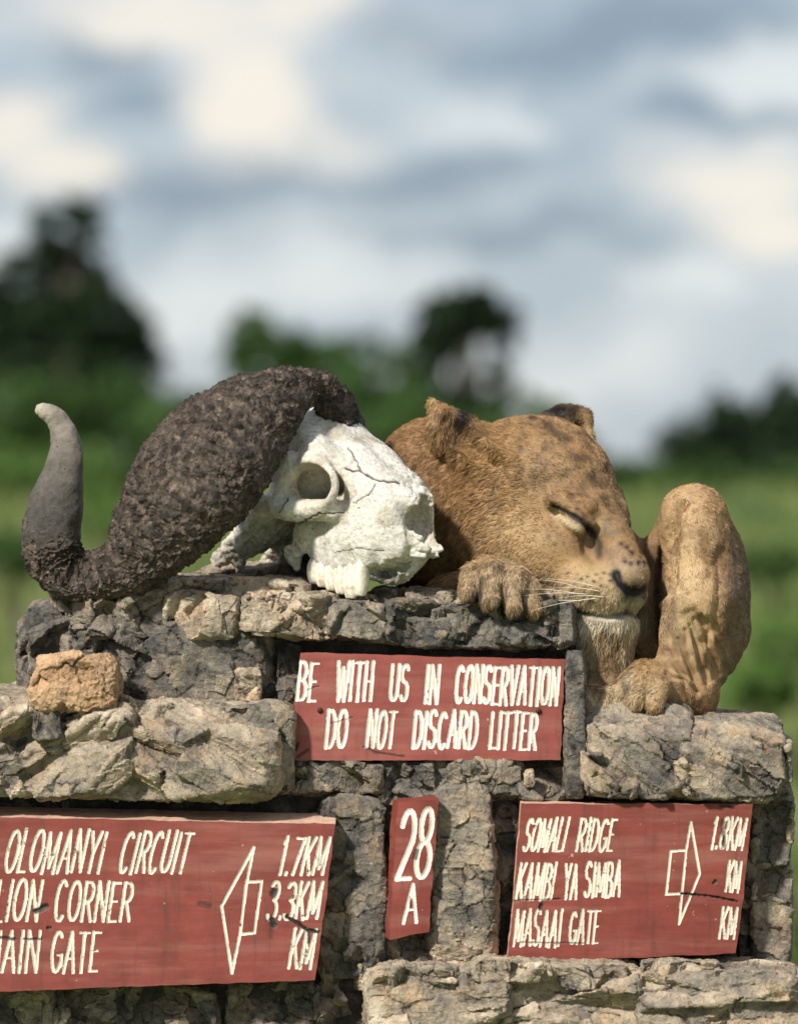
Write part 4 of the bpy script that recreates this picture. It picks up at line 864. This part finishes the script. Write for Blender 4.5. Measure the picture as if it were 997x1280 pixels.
    X2 = np.stack([V[:, 0] + 498.5, HOR - V[:, 2]], 1); fr = (n[:, 1] < .35) * (X2[:, 0] > 795) * (V[:, 1] < 140)
    for pts, wd, dep in (([(846, 634), (837, 664), (831, 700), (826, 740)], 13, 13), ([(893, 690), (894, 730), (889, 770), (878, 800)], 10, 5.5), ([(850, 785), (862, 815), (878, 850)], 4.5, 3.8499999999999996), ([(862, 772), (874, 805), (887, 846)], 4.5, 3.8499999999999996), ([(876, 775), (884, 805), (895, 838)], 4.5, 3.5),
                         ([(840, 796), (852, 825), (868, 860)], 4.5, 3.5), ([(830, 812), (842, 834), (858, 846)], 4.5, 3.15), ([(868, 766), (879, 800), (891, 842)], 3, 2.5), ([(856, 778), (868, 812), (882, 850)], 3, 2.5), ([(826, 838), (846, 846), (866, 862)], 5, 4)):
        e = seg_dist(X2 + np.stack([perlin(V * .05), perlin(V * .05 + 9)], 1) * 3, pts); V = V - n * (np.clip(1 - e / wd, 0, 1) * dep * fr)[:, None]
    return V, F, normals(V, F)
def head_coords(V):
    x = V[:, 0] - (746 - 498.5); y = V[:, 1] - 60
    return cF * x - sF * y, -sF * x - cF * y, V[:, 2] - (HOR - 640)
def seg_dist(P, pts):
    e = np.full(len(P), 1e9)
    for a, b in zip(pts[:-1], pts[1:]):
        a = np.array(a, float); b = np.array(b, float); ab = b - a; t = np.clip(((P - a) @ ab) / (ab @ ab), 0, 1); e = np.minimum(e, np.linalg.norm(P - a - t[:, None] * ab, axis=1))
    return e
def coat(V, n):
    """coat pigment and some painted-in shade at each point, fur length (pixels) and mask"""
    f, s, u = head_coords(V); a = np.abs(s); px = V[:, 0] + 498.5; py = HOR - V[:, 2]; Q = np.stack([f, a, u], 1); dep = V[:, 1]
    N_ = len(V); col = np.tile(np.array((.385, .215, .088)), (N_, 1)); Ln = np.full(N_, 8.0)
    def lay(m, c):
        nonlocal col
        m = np.clip(m, 0, 1)[:, None]; col = col * (1 - m) + np.array(c) * m
    def bl(c, r, P=Q): return np.exp(-(((P - np.array(c, float)) / np.array(r, float)) ** 2).sum(1))
    n1 = fbm(V * .022 + 3, 4); n2 = fbm(V * .07 + 9, 4); n3 = fbm(V * .2 + 1, 3)
    lay(.5 * np.clip(n1 + .25, 0, 1), (.42, .29, .16)); lay(.85 * np.clip(n2 * 1.5, 0, 1), (.19, .11, .05)); lay(.5 * np.clip(n3 * 1.2 - .1, 0, 1), (.10, .06, .032)); lay(.45 * np.clip(-n3 * 1.2 - .1, 0, 1), (.52, .38, .22))
    head = np.clip(1 - (np.sqrt(((f + 50) / 150) ** 2 + (s / 115) ** 2 + ((u + 10) / 150) ** 2) - .85) / .25, 0, 1)
    # head: grizzled crown, orange cheeks, pale muzzle
    lay(.75 * bl((-95, 0, 95), (80, 75, 55)) * (.65 + .5 * n2), (.20, .125, .06)); lay(.5 * bl((-60, 50, 30), (45, 45, 50)) * (.6 + .7 * n2), (.20, .135, .075))
    lay(.55 * bl((-20, 0, 30), (45, 40, 45)), (.20, .13, .07)); lay(.45 * bl((30, 0, -35), (45, 22, 40)), (.21, .145, .085))
    lay(.7 * bl((-75, 75, -40), (50, 40, 50)), (.45, .285, .125)); lay(.65 * bl((-10, 62, -75), (45, 32, 32)), (.44, .25, .10)); lay(.6 * bl((-50, 66, -85), (55, 35, 28)), (.52, .38, .22))
    lay(.6 * bl((-125, 95, 40), (45, 40, 45)), (.42, .22, .075)); lay(.55 * bl((-112, 80, 20), (18, 40, 32)) * np.clip(.5 + 1.4 * n2, 0, 1), (.06, .035, .02))
    lay(.6 * bl((-60, 45, 40), (30, 25, 26)), (.30, .20, .11))
    lay(.9 * bl((52, 24, -104), (32, 26, 22)), (.55, .44, .28)); lay(.5 * bl((62, 14, -78), (22, 18, 16)), (.36, .27, .17))
    lay(bl((42, 12, -132), (36, 36, 13)), (.66, .58, .45)); lay(.85 * bl((0, 35, -140), (55, 40, 18)), (.60, .50, .36))
    # face marks, laid out on the near cheek and mirrored across the face
    I2, near = near_image(V, n); J2 = I2 + np.stack([perlin(V * .12), perlin(V * .12 + 30)], 1) * 1.6
    def sg(pts, w_, P=J2): return np.exp(-(seg_dist(P, pts) / w_) ** 2) * near
    def sp(c, r, P=J2): return np.exp(-(((P - np.array(c, float)) / np.array(r, float)) ** 2).sum(1)) * near
    nz = np.clip(.55 + 1.5 * n2 + .6 * n3, 0, 1.2)
    lay(.75 * sp((640, 668), (45, 34)), (.50, .33, .15)); lay(.6 * sp((690, 700), (40, 26)), (.52, .31, .13)); lay(.55 * sp((600, 640), (30, 40)), (.44, .30, .16))
    lay(.8 * sp((725, 628), (9, 13)) * nz, (.05, .03, .018)); lay(.9 * sp((712, 612), (5, 9)) * nz, (.06, .035, .02))
    lay(.6 * sp((735, 600), (30, 36)) * nz, (.22, .135, .065)); lay(.65 * sg([(664, 520), (690, 538), (718, 566), (742, 600), (762, 640)], 7) * nz, (.05, .03, .018)); lay(.5 * sg([(690, 520), (724, 560), (752, 604)], 9) * nz, (.12, .07, .036))
    lay(.55 * sp((700, 675), (26, 16)) * (.5 + .8 * nz), (.13, .085, .055)); lay(.5 * sp((752, 672), (14, 26)) * nz, (.19, .135, .085)); lay(.55 * sp((745, 690), (14, 14)), (.24, .17, .11))
    lay(.95 * sg([(693, 642), (702, 649), (713, 657), (722, 661)], 5.2), (.66, .52, .33)); lay(.75 * sp((744, 656), (6, 9)), (.52, .37, .20))
    lay(1.35 * sg(EYE, 3.0), (.008, .007, .007)); lay(1.3 * sg([(714, 644), (728, 654), (738, 668)], 4.0), (.008, .007, .007)); lay(.9 * sg([(738, 666), (746, 680), (745, 694)], 5.5), (.035, .025, .018))
    lay(.5 * sp((775, 690), (16, 22)) * nz, (.17, .125, .085)); lay(.6 * sp((790, 706), (14, 9)), (.42, .33, .23))
    for q in ((785, 690), (779, 683), (772, 679), (797, 694), (783, 703), (793, 702), (776, 700)): lay(1.1 * sp(q, (3.4, 3.0)), (.02, .014, .012))
    lay(.85 * sp((735, 728), (32, 26)), (.56, .40, .21)); lay(.85 * sg([(690, 738), (720, 752), (750, 764), (774, 762)], 9), (.60, .48, .30)); lay(.8 * sp((778, 752), (12, 10)), (.62, .53, .38))
    for r_ in range(5):
        for k in range(7 - r_ % 2):
            q = (757 - k * 9.5 - r_ * 1.5 + (r_ % 2) * 4 + 3.2 * math.sin(k * 7.1 + r_ * 3.3), 716 + r_ * 8.2 + k * (.2 - r_ * .35) + 2.2 * math.sin(k * 4.7 + r_ * 5.9)); lay((.75 + .4 * math.sin(k * 3 + r_ * 2)) * sp(q, (2.9, 1.9)), (.03, .019, .012))
    lay(1.0 * sp((803, 724), (10, 8)), (.40, .29, .22)); lay(1.4 * sg(NOSTRIL, 5.6), (.008, .007, .009)); lay(1.3 * sp((786, 736), (15, 9)), (.012, .011, .015)); lay(1.2 * sg([(796, 741), (788, 758)], 2.6), (.02, .014, .012))
    lay(1.35 * sg(MOUTH, 4.0), (.010, .008, .007)); lay(1.25 * sg([(676, 740), (694, 752), (712, 763)], 8.0), (.012, .009, .008))
    lay(.9 * sp((756, 778), (40, 10)), (.86, .77, .62)); lay(.85 * sp((722, 780), (26, 9)), (.80, .70, .55))
    nose = np.clip(sp((797, 730), (16, 12)) * 1.4 - .2, 0, 1); nose2 = np.clip(sg(NOSTRIL, 6.0) * 1.4 - .1, 0, 1); mouth = sg(MOUTH, 4.0)
    # ears: black marks, with the cup's shade and lit rim painted in
    P = np.stack([px, py, dep], 1)
    lay(.7 * bl((568, 548, 90), (17, 24, 60), P) * np.clip(.7 + n3, 0, 1), (.15, .085, .042)); lay(.6 * bl((615, 572, 80), (28, 12, 60), P), (.50, .29, .11))
    lay(1.3 * bl((578, 524, 95), (14, 12, 70), P), (.012, .010, .009)); lay(.8 * bl((577, 545, 80), (16, 20, 20), P) * np.clip(.6 + n3, 0, 1), (.07, .04, .022)); lay(.8 * bl((541, 516, 100), (9, 26, 30), P), (.46, .30, .15))
    lay(1.3 * bl((705, 514, 205), (30, 12, 40), P), (.012, .010, .010)); lay(.9 * bl((738, 538, 190), (9, 20, 30), P), (.48, .32, .15))
    # body: brown shoulder hump, and shade on the neck painted in
    lay(.8 * bl((485, 565, 215), (50, 80, 110), P), (.23, .12, .05)); lay(.45 * bl((550, 660, 130), (45, 70, 90), P), (.20, .13, .07))
    # paws: pale, dark between the toes
    lay(.85 * bl((622, 735, 0), (60, 40, 60), P), (.46, .36, .23)); lay(.85 * np.exp(-(seg_dist(P, [(598, 722, -24), (597, 752, -24)]) / 6) ** 2) + .9 * np.exp(-(seg_dist(P, [(625, 728, -30), (625, 762, -30)]) / 6) ** 2) + .85 * np.exp(-(seg_dist(P, [(652, 738, -28), (652, 764, -24)]) / 6) ** 2), (.05, .035, .025))
    lay(.8 * bl((592, 744, -18), (9, 9, 16), P) + .8 * bl((614, 758, -30), (11, 9, 14), P) + .8 * bl((645, 765, -30), (11, 8, 14), P), (.045, .032, .026))
    for q in ((594, 708, -6), (607, 704, -14), (620, 707, -18)): lay(.7 * bl(q, (7, 4, 14), P), (.04, .026, .016))
    leg = np.clip((px - 700) / 10, 0, 1) * np.clip((py - 775) / 15, 0, 1) * np.clip((792 - px) / 6, 0, 1)
    lay(.8 * leg, (.58, .46, .30)); lay(leg * .9 * np.clip(n1 * 2.6 + n2 * 1.2 - .1, 0, 1), (.22, .125, .055))
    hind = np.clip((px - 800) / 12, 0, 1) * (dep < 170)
    lay(1.0 * hind * bl((860, 720, 0), (36, 140, 90), P), (.62, .43, .235)); lay(.92 * hind * np.clip((px - 890 + 8 * n1) / 12, 0, 1) * np.clip((py - 640) / 60, 0, 1), (.20, .145, .095)); lay(.8 * hind * np.clip(n1 * 2.4 + n2 * 1.1 - .3, 0, 1), (.24, .135, .06))  # lit front and shaded right side painted into the coat, then brown spots
    lay(.5 * bl((838, 770, 60), (18, 40, 60), P), (.46, .38, .27)); lay(.9 * (dep > 48) * np.exp(-(seg_dist(np.stack([px, py], 1), [(836, 668), (826, 720), (815, 790)]) / 13) ** 2) * hind, (.10, .058, .034)); lay(.75 * bl((818, 750, 110), (26, 90, 60), P), (.15, .09, .055))  # shade of the gap and inner thigh painted into the coat
    lay(.75 * bl((796, 866, 0), (34, 26, 50), P), (.55, .42, .25)); lay(.9 * bl((779, 856, -4), (6, 8, 16), P), (.02, .015, .012))
    # fur length
    Ln = np.where(head > .5, 5.2, 7.0); Ln = Ln + 9 * bl((-115, 88, -20), (45, 40, 70)) + 6 * bl((-40, 60, -110), (60, 40, 25)) + 8 * bl((20, 25, -140), (60, 45, 20))
    Ln = Ln * (1 - .55 * sp((750, 690), (60, 60))) * (1 - .6 * sp((755, 770), (45, 14))) * (1 - .3 * hind); Ln = Ln + 6 * leg * np.clip((840 - py) / 60, 0, 1) + 7 * bl((572, 560, 90), (45, 40, 60), P) - 3.5 * bl((865, 810, 30), (45, 50, 80), P)
    bare = np.clip(nose + nose2 + .9 * sg(EYE, 4.5) + .8 * mouth, 0, 1)
    return np.clip(col * .84, .006, .9), Ln, bare
def flow_dir(V):
    f, s, u = head_coords(V); nose = H(92, 0, -60); v = V - nose; v = v / (np.linalg.norm(v, axis=1, keepdims=True) + 1e-6)
    px = V[:, 0] + 498.5; py = HOR - V[:, 2]
    head = np.exp(-(((f + 40) / 130) ** 2 + (s / 110) ** 2 + ((u + 5) / 140) ** 2))[:, None]
    body = np.tile(np.array((-.2, .45, -.85)), (len(V), 1)); body[px > 690] = (.15, .2, -.95)
    throat = np.exp(-((px - 735) / 60) ** 2 - ((py - 795) / 28) ** 2)[:, None]
    foot = (np.exp(-((px - 815) / 50) ** 2 - ((py - 860) / 24) ** 2))[:, None]; paw = np.exp(-((px - 622) / 52) ** 2 - ((py - 732) / 34) ** 2)[:, None]
    d = v * head * 1.6 + body * (1 - head); d = d * (1 - throat) + np.array((-.25, -.2, -1)) * throat; d = d * (1 - foot) + np.array((-.9, -.2, -.5)) * foot; d = d * (1 - paw) + np.array((.25, -.4, -.9)) * paw
    return d
def clump_centres(P, size):
    Q = P / size; i = np.floor(Q).astype(np.int32); best = np.full(len(P), 9.0); out = np.zeros_like(P)
    for dx in (-1, 0, 1):
        for dy in (-1, 0, 1):
            for dz in (-1, 0, 1):
                c = i + np.array([dx, dy, dz], np.int32); cc = c & 255; h = _perm[_perm[_perm[cc[:, 0]] + cc[:, 1]] + cc[:, 2]]; q = c + .5 + .45 * _g[h]
                e = ((Q - q) ** 2).sum(1); m = e < best; best = np.where(m, e, best); out[m] = q[m]
    return out * size
def build_coat():
    global lion
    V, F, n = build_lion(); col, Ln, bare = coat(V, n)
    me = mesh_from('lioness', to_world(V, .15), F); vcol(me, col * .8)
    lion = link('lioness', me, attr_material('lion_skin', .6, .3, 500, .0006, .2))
    tag(lion, 'tawny lioness asleep with her chin on her paw and one knee raised', 'lioness')
    rng = np.random.default_rng(5)
    a = np.linalg.norm(np.cross(V[F[:, 2]] - V[F[:, 0]], V[F[:, 3]] - V[F[:, 1]]), axis=1) * .5
    fn = n[F].mean(1); wgt = a * np.where(fn[:, 1] > .35, .22, 1.0) * (1 - bare[F].mean(1)) * np.where(V[F[:, 0], 1] > 250, .4, 1.0); wgt = wgt / wgt.sum()
    NH = FUR; fi = rng.choice(len(F), NH, p=wgt); r1, r2 = rng.random((2, NH)); q = F[fi]
    bw = np.stack([(1 - r1) * (1 - r2), r1 * (1 - r2), r1 * r2, (1 - r1) * r2], 1)
    P = (V[q] * bw[..., None]).sum(1); Nn = (n[q] * bw[..., None]).sum(1); Nn /= np.linalg.norm(Nn, axis=1, keepdims=True)
    c = (col[q] * bw[..., None]).sum(1); L = (Ln[q] * bw).sum(1) * rng.uniform(.6, 1.25, NH)
    t = flow_dir(P) + .35 * np.stack([perlin(P * .05), perlin(P * .05 + 40), perlin(P * .05 + 80)], 1) + .22 * np.stack([perlin(P * .2), perlin(P * .2 + 40), perlin(P * .2 + 80)], 1) + rng.normal(0, .13, (NH, 3))
    t -= (t * Nn).sum(1, keepdims=True) * Nn; t /= np.linalg.norm(t, axis=1, keepdims=True) + 1e-6
    lift = (.32 + .18 * perlin(P * .09) + rng.normal(0, .08, NH))[:, None]
    pts = []; pull = clump_centres(P, 8.5) - P; pull -= (pull * Nn).sum(1, keepdims=True) * Nn; pull2 = clump_centres(P + 300, 19) - P - 300; pull2 -= (pull2 * Nn).sum(1, keepdims=True) * Nn
    cw = np.clip((L[:, None] - 3) / 8, .15, 1)
    for k in range(4):
        sp = k / 3.0; pts.append(P + sp ** 1.4 * cw * (.5 * pull + .22 * pull2) - Nn * .8 + L[:, None] * (t * sp * .92 + Nn * lift * (1.5 * sp - .75 * sp * sp)))
    pts = np.stack(pts, 1)
    ct = clump_centres(P, 8.5); ct2 = clump_centres(P + 300, 19); shade = (1 + .30 * perlin(ct * 1.73) + .24 * perlin(ct2 * .91))[:, None]; cv_ = c * shade * rng.normal(1, .28, (NH, 1)).clip(.4, 1.8) * (1 + .18 * perlin(P * .16)[:, None]); dk = rng.random(NH) < .06; cv_[dk] *= .4
    hc = bpy.data.hair_curves.new('fur'); hc.add_curves([4] * NH)
    hc.points.foreach_set('position', to_world(pts.reshape(-1, 3), .15).astype(np.float32).ravel())
    rad = np.tile(np.array((.00040, .00036, .00026, .00006), np.float32), NH); ra = hc.attributes.get('radius') or hc.attributes.new('radius', 'FLOAT', 'POINT'); ra.data.foreach_set('value', rad)
    at = hc.attributes.new('Col', 'FLOAT_COLOR', 'CURVE'); at.data.foreach_set('color', np.hstack([np.clip(cv_, .005, .9), np.ones((NH, 1))]).astype(np.float32).ravel())
    m, N = material('lion_fur'); ac = N.n('ShaderNodeAttribute', attribute_name='Col').outputs['Color']
    b = N.n('ShaderNodeBsdfPrincipled', {'Base Color': ac, 'Roughness': .65, 'Specular IOR Level': .25}); N.out(b.outputs[0])
    hc.materials.append(m); o = bpy.data.objects.new('fur', hc); COL.objects.link(o); o.parent = lion
    # whiskers
    wm = simple('whisker', (.75, .70, .6), .5, 0, 40, .1)
    for r_, k, ln_, dr in ((1, 2, 120, .05), (2, 3, 135, .0), (2, 1, 110, .1), (3, 2, 140, -.05), (3, 4, 115, .08), (1, 4, 95, .12), (2, 4, 125, .1), (3, 1, 90, .16)):
        p0 = H(58 - k * 10.5 + r_ * 2, 47, -84 - r_ * 7.5); i = np.argmin(((V - p0) ** 2).sum(1)); p0 = V[i] - n[i] * 1
        dv = np.array((-.86, -.32, .30 - .1 * r_ + dr)); dv /= np.linalg.norm(dv); T = np.linspace(0, 1, 10)
        pp = np.stack([p0 + dv * ln_ * .62 * q_ + np.array((0, -3, -10)) * q_ * q_ for q_ in T]); v, f_ = tube(to_world(pp, .15), .00075 * (1 - .8 * T), 6); link('whisker', mesh_from('whisker', v, f_), wm, lion)
FUR = 260000
build_coat()
